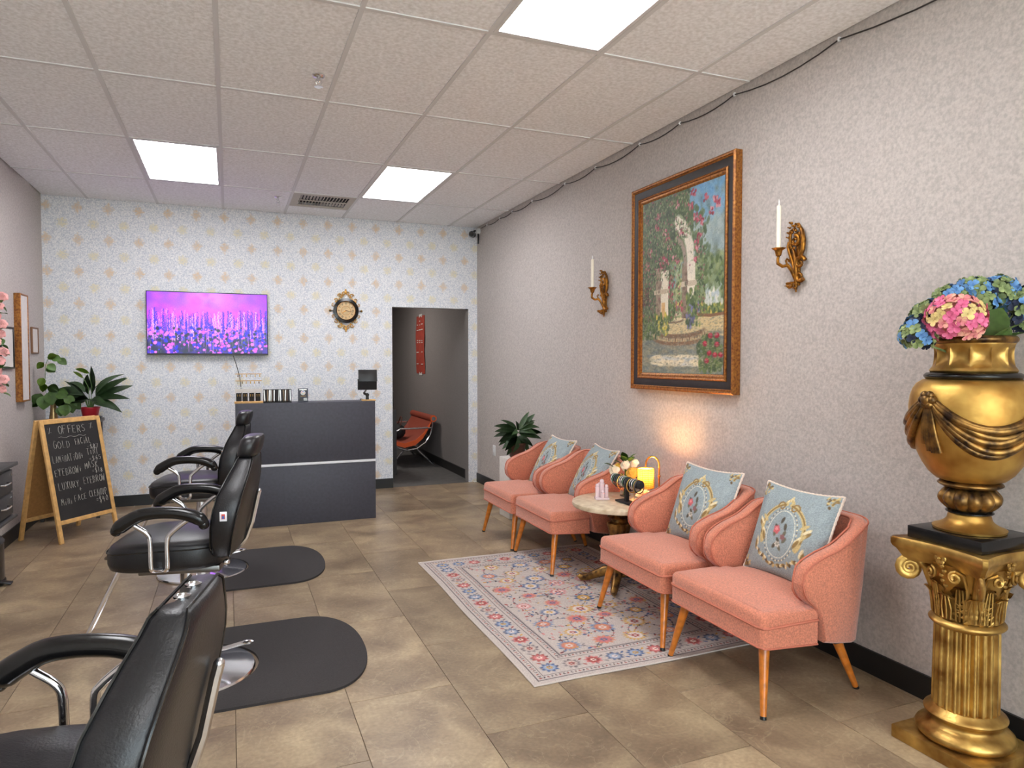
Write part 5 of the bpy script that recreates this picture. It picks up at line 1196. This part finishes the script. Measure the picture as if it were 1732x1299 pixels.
# shrubs and blossoms
def bush(x0, x1, y0, y1, n, cs, r=.02):
    for _ in range(n): cv.blob(x0 + (x1 - x0) * rng.random(), y0 + (y1 - y0) * rng.random(), r, r * .7, cs[rng.integers(len(cs))], op=.85, ang=rng.random() * 3, soft=.4)
GRN = [(78, 98, 54), (104, 124, 70), (60, 80, 48), (136, 146, 76)]
bush(0, .2, .2, .34, 90, GRN[:3]); bush(.2, .36, .22, .34, 80, GRN + [(206, 186, 80)]); bush(.36, .44, .3, .4, 40, GRN); bush(.58, .74, .25, .4, 80, GRN + [(108, 108, 150), (90, 90, 128), (128, 128, 168)]); bush(.58, .7, .36, .46, 30, GRN)
bush(.74, 1, .31, .37, 70, GRN + [(216, 190, 90)]); bush(.8, .98, .37, .46, 60, [(206, 210, 206), (180, 192, 196), (150, 166, 130), (226, 222, 206)], .022); bush(.72, 1, .44, .6, 100, GRN[:3] + [(128, 146, 110)])
bush(.44, .54, .34, .4, 40, [(176, 84, 98), (206, 178, 80), (150, 72, 90), (96, 116, 60)], .014); bush(.36, .44, .4, .56, 40, [(150, 60, 72), (176, 84, 96), (88, 108, 64)], .014)
cv.line([(.72, .315), (.86, .305), (1.0, .31)], .016, (128, 92, 66))
for (x, y) in ((.3, .8), (.34, .77), (.46, .93), (.2, .9), (.28, .66), (.33, .63), (.26, .62), (.1, .7), (.42, .64), (.47, .62), (.72, .82), (.68, .84), (.75, .80), (.8, .92), (.9, .9), (.93, .87), (.7, .7), (.71, .66), (.68, .6), (.73, .74), (.52, .78), (.66, .97), (.2, .84), (.86, .84), (.07, .62), (.36, .71), (.62, .9)):
    for _ in range(9): cv.blob(x + (rng.random() - .5) * .05, y + (rng.random() - .5) * .035, .013, .011, [(168, 66, 82), (186, 96, 108), (132, 48, 60), (206, 144, 148)][rng.integers(4)], op=.9)
bush(.72, .98, .02, .2, 130, GRN[:3], .026)
for (x, y) in ((.8, .16), (.93, .2), (.86, .2), (.93, .155), (.85, .11), (.97, .1), (.82, .07), (.91, .1)): cv.blob(x, y, .032, .017, (150, 26, 48)); cv.blob(x, y + .006, .018, .009, (196, 70, 84))
for _ in range(2600):
    x, y = rng.random() * .8, .3 + rng.random() * .7
    if x > .62 and y > .6 + rng.random() * .25: continue
    if (.18 < x < .37 and .28 < y < .53) or (.5 < x < .7 and .3 < y < .74): 
        if rng.random() < .93: continue
    cv.blob(x, y, .012, .006, [(70, 90, 56), (122, 136, 92), (92, 112, 70), (52, 66, 46), (146, 156, 116), (150, 80, 92), (84, 104, 66)][rng.integers(7)], op=.7, ang=rng.random() * 3)
for _ in range(1500):
    x, y = rng.random(), rng.random() * .3; cv.blob(x, y, .014, .004, [(150, 150, 134), (100, 108, 100), (176, 166, 136), (88, 96, 84)][rng.integers(4)], op=.35)
for _ in range(2600): cv.blob(rng.random(), rng.random(), .010, .0035, (255, 250, 230) if rng.random() < .5 else (30, 34, 26), op=.10, ang=rng.random() * 3)
cv.noise(.12, rng)
M['painting'] = print_mat('oil_canvas', .5, bump=(60, .3, .004))
link(grid_mesh('canvas', cv, lambda u, v: np.stack([np.full_like(u, -.026), pw / 2 - pw * u, -ph / 2 + ph * v], 1), M['painting']), 'canvas', t)
part(MB().box((-.012, 0, 0), (.02, pw + .02, ph + .02)), 'backing', M['blackmatte'], t)

# ------------------------------------------------------------------ candle sconces
def make_sconce():
    t = thing('candle_sconce', '', 'wall sconce')
    # local: wall plane x=0, room towards -x; y along wall; designed height .37
    f = MB(); X = -.022
    def tb(pts, r, n=8): f.tube([(X + (p[2] if len(p) > 2 else 0), p[0], p[1]) for p in pts], r, n)
    def sc2(c, r, turns, st, sg, tr):
        pts = []
        for i in range(16):
            u = i / 15; a = st + sg * turns * 2 * PI * u; rr = r * (1 - .75 * u); pts.append((c[0] + rr * math.cos(a), c[1] + rr * math.sin(a)))
        tb(pts, [tr * (1.15 - .5 * i / 16) for i in range(16)])
    # right long stem with bow, left scroll stem, meeting at the bottom point
    tb([(-.02, .17), (-.045, .13), (-.056, .08), (-.052, .03), (-.038, 0), (-.03, -.02)], [.007, .011, .013, .012, .01, .007])
    tb([(.0, .15), (.03, .14), (.036, .10), (.03, .06), (.01, .03), (-.005, -.02), (-.008, -.08), (-.01, -.14), (-.01, -.185)], [.006, .008, .008, .008, .009, .011, .012, .011, .004])
    tb([(.045, .085), (.05, .06), (.035, .02), (.015, -.03), (.0, -.08)], [.006, .009, .010, .009, .006])
    sc2((-.035, -.035), .035, 1.1, PI * .9, -1, .010); sc2((-.035, -.105), .026, 1.0, PI * 1.2, 1, .011); sc2((.028, -.02), .016, 1.0, 0, 1, .006); sc2((.03, -.14), .02, 1.0, PI * .1, -1, .008)
    sc2((0, .085), .03, 1.2, PI * .5, 1, .009)
    for (y, z, r) in ((.02, .178, .016), (0, .16, .018), (-.022, .165, .016), (-.035, .148, .015), (.03, .155, .012), (.035, .128, .014), (.015, .13, .017), (-.01, .135, .015), (.04, .105, .012), (.03, .06, .012), (.01, .068, .015), (-.01, .06, .014), (.0, .045, .013), (.02, .045, .010), (-.012, -.165, .014), (-.0, -.15, .012), (-.02, -.145, .010), (.045, -.15, .010)):
        f.ball((X - .008, y, z), r * .62, 8, (.9, 1, .8)); f.ball((X - .018, y + .003, z + .002), r * .34, 6)
    f.box((-.007, -.008, -.01), (.014, .022, .28), .003)
    part(f, 'scrollwork', M['sconce'], t, angle=60)
    AX = -.105; AY = .03
    part(MB().tube([(-.02, -.005, -.125), (-.04, .005, -.07), (-.06, .012, -.045), (-.085, .022, -.05), (AX - .004, AY, -.035), (AX - .004, AY, -.01), (AX, AY, .0)], [.007, .009, .010, .009, .009, .008, .007], 8)
         .tube([(-.06, .012, -.045), (-.07, .015, -.02), (-.062, .015, -.01), (-.055, .012, -.018)], .005, 6).ball((-.055, .01, -.14), .012, 8, (1.6, 1, .7)).tube([(-.02, -.005, -.13), (-.055, .01, -.142)], .006, 6), 'arm', M['sconce'], t)
    part(MB().lathe([(.006, 0), (.014, .006), (.017, .02), (.02, .032), (.034, .042), (.034, .045), (.014, .038), (.012, .03)], 24, c=(AX, AY, 0), f=lambda r, z, a: r * (1 + .06 * math.cos(7 * a)) if r > .03 else r), 'candle_cup', M['sconce'], t)
    c = part(MB().lathe([(.0115, .038), (.0115, .262), (.006, .268)], 16, c=(AX, AY, 0)), 'candle', M['candle'], t, 'ivory taper candle')
    part(MB().lathe([(.005, .268), (.0035, .275), (.0045, .285), (.001, .298)], 10, c=(AX, AY, 0)), 'flame_tip', M['white'], c)
    return t
s1 = make_sconce(); s1.location = (XR, 2.80, 2.01); s1['label'] = 'gold scroll candle sconce right of the painting, nearer the viewer'
s2 = copy_tree(s1); s2.location = (XR, 4.80, 2.00); s2['label'] = 'gold scroll candle sconce left of the painting'
for s_ in (s1, s2): s_['group'] = 'pair of gold candle sconces'

# ------------------------------------------------------------------ gold column pedestal
PX, PY = 2.55, 1.72
t = thing('column_pedestal', 'gold fluted Corinthian column pedestal holding the urn', 'pedestal', (PX, PY, 0))
part(MB().box((0, 0, .025), (.345, .345, .05), .004), 'plinth', M['goldb'], t)
def arc(r0, z0, r1, z1, bulge, n=6):   # curved moulding profile
    return [(r0 + (r1 - r0) * i / n + bulge * math.sin(PI * i / n), z0 + (z1 - z0) * i / n) for i in range(n + 1)]
part(MB().lathe([(.14, .05)] + arc(.148, .052, .142, .10, .019) + arc(.134, .103, .124, .130, -.008) + arc(.126, .133, .121, .160, .013) + [(.115, .165), (.108, .172)], 64), 'base_moulding', M['goldb'], t)
def flute(r, z, a):
    n = 22; u = (a * n / (2 * PI)) % 1; return r - .0155 * (math.sin(PI * min(1, max(0, (u - .14) / .72))) ** .6)
sh_pr = [(.110, .172), (.110, .182), (.1095, .3), (.108, .40), (.107, .475)]
part(MB().lathe(sh_pr, 240, f=flute), 'fluted_shaft', M['goldb'], t, angle=70)
part(MB().lathe([(.105, .475)] + arc(.111, .478, .111, .508, .015, 8) + [(.106, .51)], 64), 'astragal', M['goldb'], t)
part(MB().lathe([(.102, .508), (.103, .55), (.107, .60), (.117, .66), (.135, .71), (.14, .72)], 64), 'capital_bell', M['gold'], t)
def abac(hw, z0, z1, cut=.86, n=10):
    pts = []
    for s_ in range(4):
        a = Matrix.Rotation(s_ * PI / 2, 3, 'Z')
        for i in range(n + 1):
            u = -1 + 2 * i / n; y = -hw * (1 - (1 - cut) * (1 - u * u)); x = u * hw * .94
            v = a @ Vector((x, y, 0)); pts.append((v.x, v.y))
    return pts
f = MB(); f.loft([[(x, y, z) for x, y in abac(h_, 0, 0, c_)] for h_, z, c_ in ((.150, .705, .80), (.160, .72, .82), (.174, .745, .84), (.184, .755, .86), (.188, .765, .87), (.188, .782, .87), (.182, .79, .87))])
part(f, 'abacus', M['goldb'], t, angle=35)
for k in range(4):
    R_ = Matrix.Rotation(PI / 4 + k * PI / 2, 4, 'Z')
    pts, rr = [], []
    c_x, c_z = .192, .672           # volute eye
    for i in range(30):
        u = i / 29; a = PI / 2 - 2.3 * 2 * PI * u; r = .038 * (1 - .82 * u); pts.append((c_x + r * math.cos(a), 0, c_z + r * math.sin(a))); rr.append(.0095 - .004 * u)
    stem = [(.108, 0, .56), (.115, 0, .62), (.135, 0, .68), (.165, 0, .706)]
    v_ = part(MB().tube(stem + pts, [.007, .009, .010, .010] + rr, 8, flat=1.7).xf(R_), 'volute', M['goldb'], t, angle=60)
    # S scrolls toward the face centres
    for sgn in (-1, 1):
        R2 = Matrix.Rotation(PI / 4 + k * PI / 2 + sgn * math.radians(27), 4, 'Z'); pts = []
        for i in range(18):
            u = i / 17; a = PI / 2 + 1.5 * 2 * PI * u; r = .022 * (1 - .75 * u)
            ang = (r * math.cos(a)) / .15 * -sgn; pts.append(((.142 + .01 * u) * math.cos(ang), (.142 + .01 * u) * math.sin(ang), .682 + r * math.sin(a)))
        part(MB().tube([(.112 * math.cos(-sgn * .25), .112 * math.sin(-sgn * .25), .57), (.118 * math.cos(-sgn * .28), .118 * math.sin(-sgn * .28), .63), (.135 * math.cos(-sgn * .2), .135 * math.sin(-sgn * .2), .69)] + pts, .006, 6).xf(R2), 'scroll', M['goldb'], t)
def acanthus(L_, W_, m):
    f = MB(); secs = []
    n = 22
    for i in range(n + 1):
        u = i / n; wv = W_ / 2 * (math.sin(PI * (u * .8 + .12)) ** .6) * (1 + .2 * math.sin(u * 34)); x = .0 + .020 * u ** 3 + (.010 * max(0, u - .8) / .2); z = L_ * u - .016 * max(0, u - .85) / .15
        secs.append([(x + .006 - .010, -wv, z - .01), (x + .004, -wv * .66, z), (x + .012 - .006, -wv * .33, z), (x + .011, 0, z + .002), (x + .006, wv * .33, z), (x + .004, wv * .66, z), (x - .004, wv, z - .01)])
    f.loft(secs, closed=False); bmesh.ops.solidify(f.b, geom=f.b.faces[:], thickness=.004); 
    for s_ in (-1, 0, 1): f.tube([(.009, s_ * W_ * .16, .005), (.012, s_ * W_ * .2, L_ * .4), (.02, s_ * W_ * .12, L_ * .8)], .003, 5)
    return f.mesh('acanthus_leaf', m, 45)
AC = acanthus(.115, .092, M['goldb']); AC2 = acanthus(.155, .07, M['goldb'])
for k in range(8):
    a = k * PI / 4
    link(AC, 'acanthus_leaf', t, (.104 * math.cos(a), .104 * math.sin(a), .512), (0, 0, a))
for k in range(8):
    a = PI / 8 + k * PI / 4; link(AC2, 'acanthus_leaf', t, (.1025 * math.cos(a), .1025 * math.sin(a), .512), (0, 0, a))
for k in range(4):          # rosette on each abacus face
    a = k * PI / 2; f = MB()
    for q in range(6): f.ball((.154, .014 * math.cos(q * PI / 3), .745 + .014 * math.sin(q * PI / 3)), .010, 8, (.6, 1, 1))
    f.ball((.160, 0, .745), .007, 8)
    for q in range(5): f.ball((.144 - .003 * q, .008 * math.sin(q * 2), .715 - .018 * q), .009, 8, (.7, 1, .8))
    part(f.xf(Matrix.Rotation(a, 4, 'Z')), 'rosette', M['goldb'], t)

# ------------------------------------------------------------------ urn
UZ = .79
t = thing('gold_urn', 'large gold urn with bronze drapery swags on a black square block', 'urn', (PX, PY, UZ))
part(MB().box((0, 0, .0235), (.285, .285, .045), .003), 'block', mat('black_gloss_block', (16, 16, 17), .22), t, 'black square block')
part(MB().lathe([(.10, .046), (.118, .048), (.12, .056)] + arc(.112, .058, .07, .10, -.012) + [(.066, .108)], 56), 'foot', M['gold'], t)
part(MB().lathe(arc(.068, .108, .068, .122, .010, 5), 48), 'foot_ring', M['armpad'], t)
gad = lambda r, z, a: r * (1 + .13 * abs(math.sin(6 * a)) - .05)
part(MB().lathe(arc(.066, .122, .072, .205, .028, 10), 120, f=gad), 'gadrooned_knot', M['golddark'], t, angle=60)
part(MB().lathe([(.075, .205)] + arc(.09, .208, .098, .228, .012, 6) + [(.09, .232)], 56), 'lower_ring', M['golddark'], t)
body = [(.088, .230), (.112, .238), (.137, .262), (.158, .295), (.176, .335), (.190, .38), (.199, .425), (.204, .47), (.205, .51), (.201, .545), (.192, .573), (.180, .592), (.160, .606), (.145, .61)]
part(MB().lathe(body, 96), 'body', M['gold'], t, angle=60)
part(MB().lathe([(.13, .606)] + arc(.148, .608, .148, .632, .010, 6) + [(.135, .634)], 64), 'shoulder_ring', M['armpad'], t, 'black ring')
def nk(r, z, a):
    u = (a * 12 / (2 * PI)) % 1; return r - (.017 * math.sin(PI * u) ** .5 * math.sin(PI * min(1, max(0, (z - .652) / .082))) if .652 < z < .734 else 0)
_np = [(.135, .634), (.140, .640), (.134, .650), (.130, .655), (.127, .665), (.125, .68), (.124, .695), (.124, .71), (.126, .725), (.129, .735), (.131, .74)]
part(MB().lathe([(float(np.interp(z, [q[1] for q in _np], [q[0] for q in _np])), z) for z in np.linspace(.634, .742, 34)], 240, f=nk), 'fluted_neck', M['goldb'], t, angle=60)
part(MB().lathe([(.126, .738)] + arc(.131, .740, .132, .765, .008, 8) + [(.122, .767), (.104, .75), (.098, .70)], 64, cap=False), 'rim', M['golddark'], t)
def body_r(z): return float(np.interp(z, [b_[1] for b_ in body], [b_[0] for b_ in body]))
def on(a, z, o=0): r = body_r(z) + o; return (r * math.cos(a), r * math.sin(a), z)
ro = [math.radians(175 + 120 * k) for k in range(3)]
for k in range(3):
    f = MB()
    for q in range(7):
        a0, a1 = ro[k] + .06, ro[k] + 2 * PI / 3 - .06; pts, rr = [], []
        for i in range(29):
            u = i / 28; a = a0 + (a1 - a0) * u; sag = 4 * u * (1 - u); spread = (q - 3) * .0135 * (sag ** .6 + .2) + .006 * math.sin(q * 2.2 + i * .16)
            z = .53 - .135 * sag ** 1.0 - spread - .0; pts.append(on(a, z, .004 + .004 * (q % 2))); rr.append(.006 + .008 * sag ** .6)
        f.tube(pts, rr, 8)
    part(f, 'drapery_swag', M['golddark'], t, angle=60)
    f = MB(); c = Vector(on(ro[k], .535, .012)); n_ = Vector((math.cos(ro[k]), math.sin(ro[k]), 0)); tn = Vector((-n_.y, n_.x, 0))
    for q in range(6):
        a = q * PI / 3; f.ball(c + tn * .02 * math.cos(a) + Vector((0, 0, .02 * math.sin(a))), .0155, 10)
    f.ball(c + n_ * .012, .011, 10); f.ball(c + n_ * .004, .02, 12)
    part(f, 'rosette', M['golddark'], t)
    for (o0, o1, zl, q) in ((-.03, -.10, .375, 0), (.0, -.01, .35, 1), (.03, .09, .345, 2)):
        f = MB()
        for s_ in (-1, 0, 1):
            pts = [on(ro[k] + o0 + s_ * .02 + (o1 - o0) * i / 6 + s_ * .035 * i / 6, .52 + (zl - .52) * i / 6, .004) for i in range(7)]
            f.tube(pts, [.006 + .006 * i / 6 for i in range(7)], 6)
        part(f, 'drapery_tail', M['golddark'], t, angle=60)

# ------------------------------------------------------------------ hydrangeas
t = thing('hydrangea_bouquet', 'artificial bouquet of pink and blue hydrangeas standing in gold urn', 'flowers', (PX, PY, UZ + .70))
def floret(m, c2):
    f = MB()
    for k in range(4):
        a = k * PI / 2; secs = []
        for i, (x, w_, z) in enumerate(((.001, .002, .001), (.007, .0075, .002), (.013, .0095, .004), (.018, .006, .0035), (.0195, .0015, .003))):
            secs.append([(x, -w_, z + .003), (x, 0, z), (x, w_, z + .003)])
        g_ = MB().loft(secs, closed=False); g_.xf(Matrix.Rotation(a, 4, 'Z')); me_ = g_.mesh('q', m); f.b.from_mesh(me_); bpy.data.meshes.remove(me_)
    f.ball((0, 0, .003), .0022, 6)
    return f.mesh('floret', m, 70)
FM = {k: floret(M[k], None) for k in ('hpink', 'hsalmon', 'hcream', 'hblue', 'hnavy', 'hgreen')}
def head(c, R, kinds, n, sq=.85, only=None):
    c = Vector(c); hd = part(MB().ball((0, 0, 0), R * .78, 14, (1, 1, sq)).tube([(0, 0, -.02), tuple((Vector((0, 0, -.03)) - c) * .9)], .004, 6), 'flower_head', M['hgreen'] if 'hpink' not in kinds else M['hsalmon'], t)
    hd.location = c
    for i in range(n):
        z = 1 - 1.75 * (i + .5) / n; a = i * 2.39996; r = math.sqrt(max(0, 1 - z * z)); d = Vector((r * math.cos(a), r * math.sin(a), z))
        o = link(FM[kinds[rnd.randrange(len(kinds))]], 'floret', hd, (d.x * R * .93, d.y * R * .93, d.z * R * .93 * sq)); o.rotation_mode = 'QUATERNION'
        q = Vector((0, 0, 1)).rotation_difference(d); o.rotation_quaternion = q @ Euler(((rnd.random() - .5) * .6, (rnd.random() - .5) * .6, rnd.random() * 6)).to_quaternion(); s_ = .95 + rnd.random() * .35; o.scale = (s_,) * 3
# local offsets from the urn mouth; camera lies towards (-.83,-.56)
rtv = Vector((.925, -.379, 0)); fwv = Vector((.83, .56, 0)); upv = Vector((0, 0, 1))
def at(r_, f_, u_): return tuple(rtv * r_ + fwv * f_ + upv * u_)
BL = ['hblue', 'hblue', 'hgreen', 'hgreen', 'hnavy']
head(at(-.065, -.13, .125), .098, ['hpink', 'hpink', 'hpink', 'hsalmon', 'hsalmon', 'hcream'], 84)
for (r_, f_, u_, R, n) in ((-.205, -.03, .07, .058, 36), (-.165, .0, .145, .058, 36), (-.09, .03, .205, .058, 36), (.0, .04, .235, .06, 36), (.09, .02, .235, .062, 38), (.165, .0, .19, .064, 38), (.205, -.02, .125, .056, 32), (.03, -.0, .19, .05, 26), (-.2, .0, .11, .04, 16)):
    head(at(r_, f_, u_), R, BL, n)
BLF = leaf_mesh('leaf', .13, .105, .25, mat('hydrangea_leaf', (92, 120, 56), .55, n=(40, .2)), .12, 9)
for (r_, f_, u_, az, el, s_) in ((.05, -.10, .04, -60, 42, .95), (.12, -.06, .06, -20, 20, .75), (.03, .06, .08, 60, 30, .9), (.06, -.04, .10, -100, 60, .7)):
    put_leaf(t, BLF, at(r_, f_, u_), math.radians(az), math.radians(el), s_)
put_leaf_dir(t, BLF, at(.045, -.125, .064), at(.42, -.05, .8), at(-.05, -1, .15), .95); put_leaf_dir(t, BLF, at(.06, -.11, .07), at(.9, .0, .25), at(0, -1, .5), .7)
f = MB()
for k in range(9): 
    a = k * .7; f.tube([at(.05, -.05, .05), at(.05 + .02 * math.cos(a), -.06, .09 + .02 * math.sin(a)), at(.055 + .05 * math.cos(a), -.07, .12 + .045 * abs(math.sin(a)))], .0022, 5)
part(f, 'fern_sprig', M['leafp'], t)
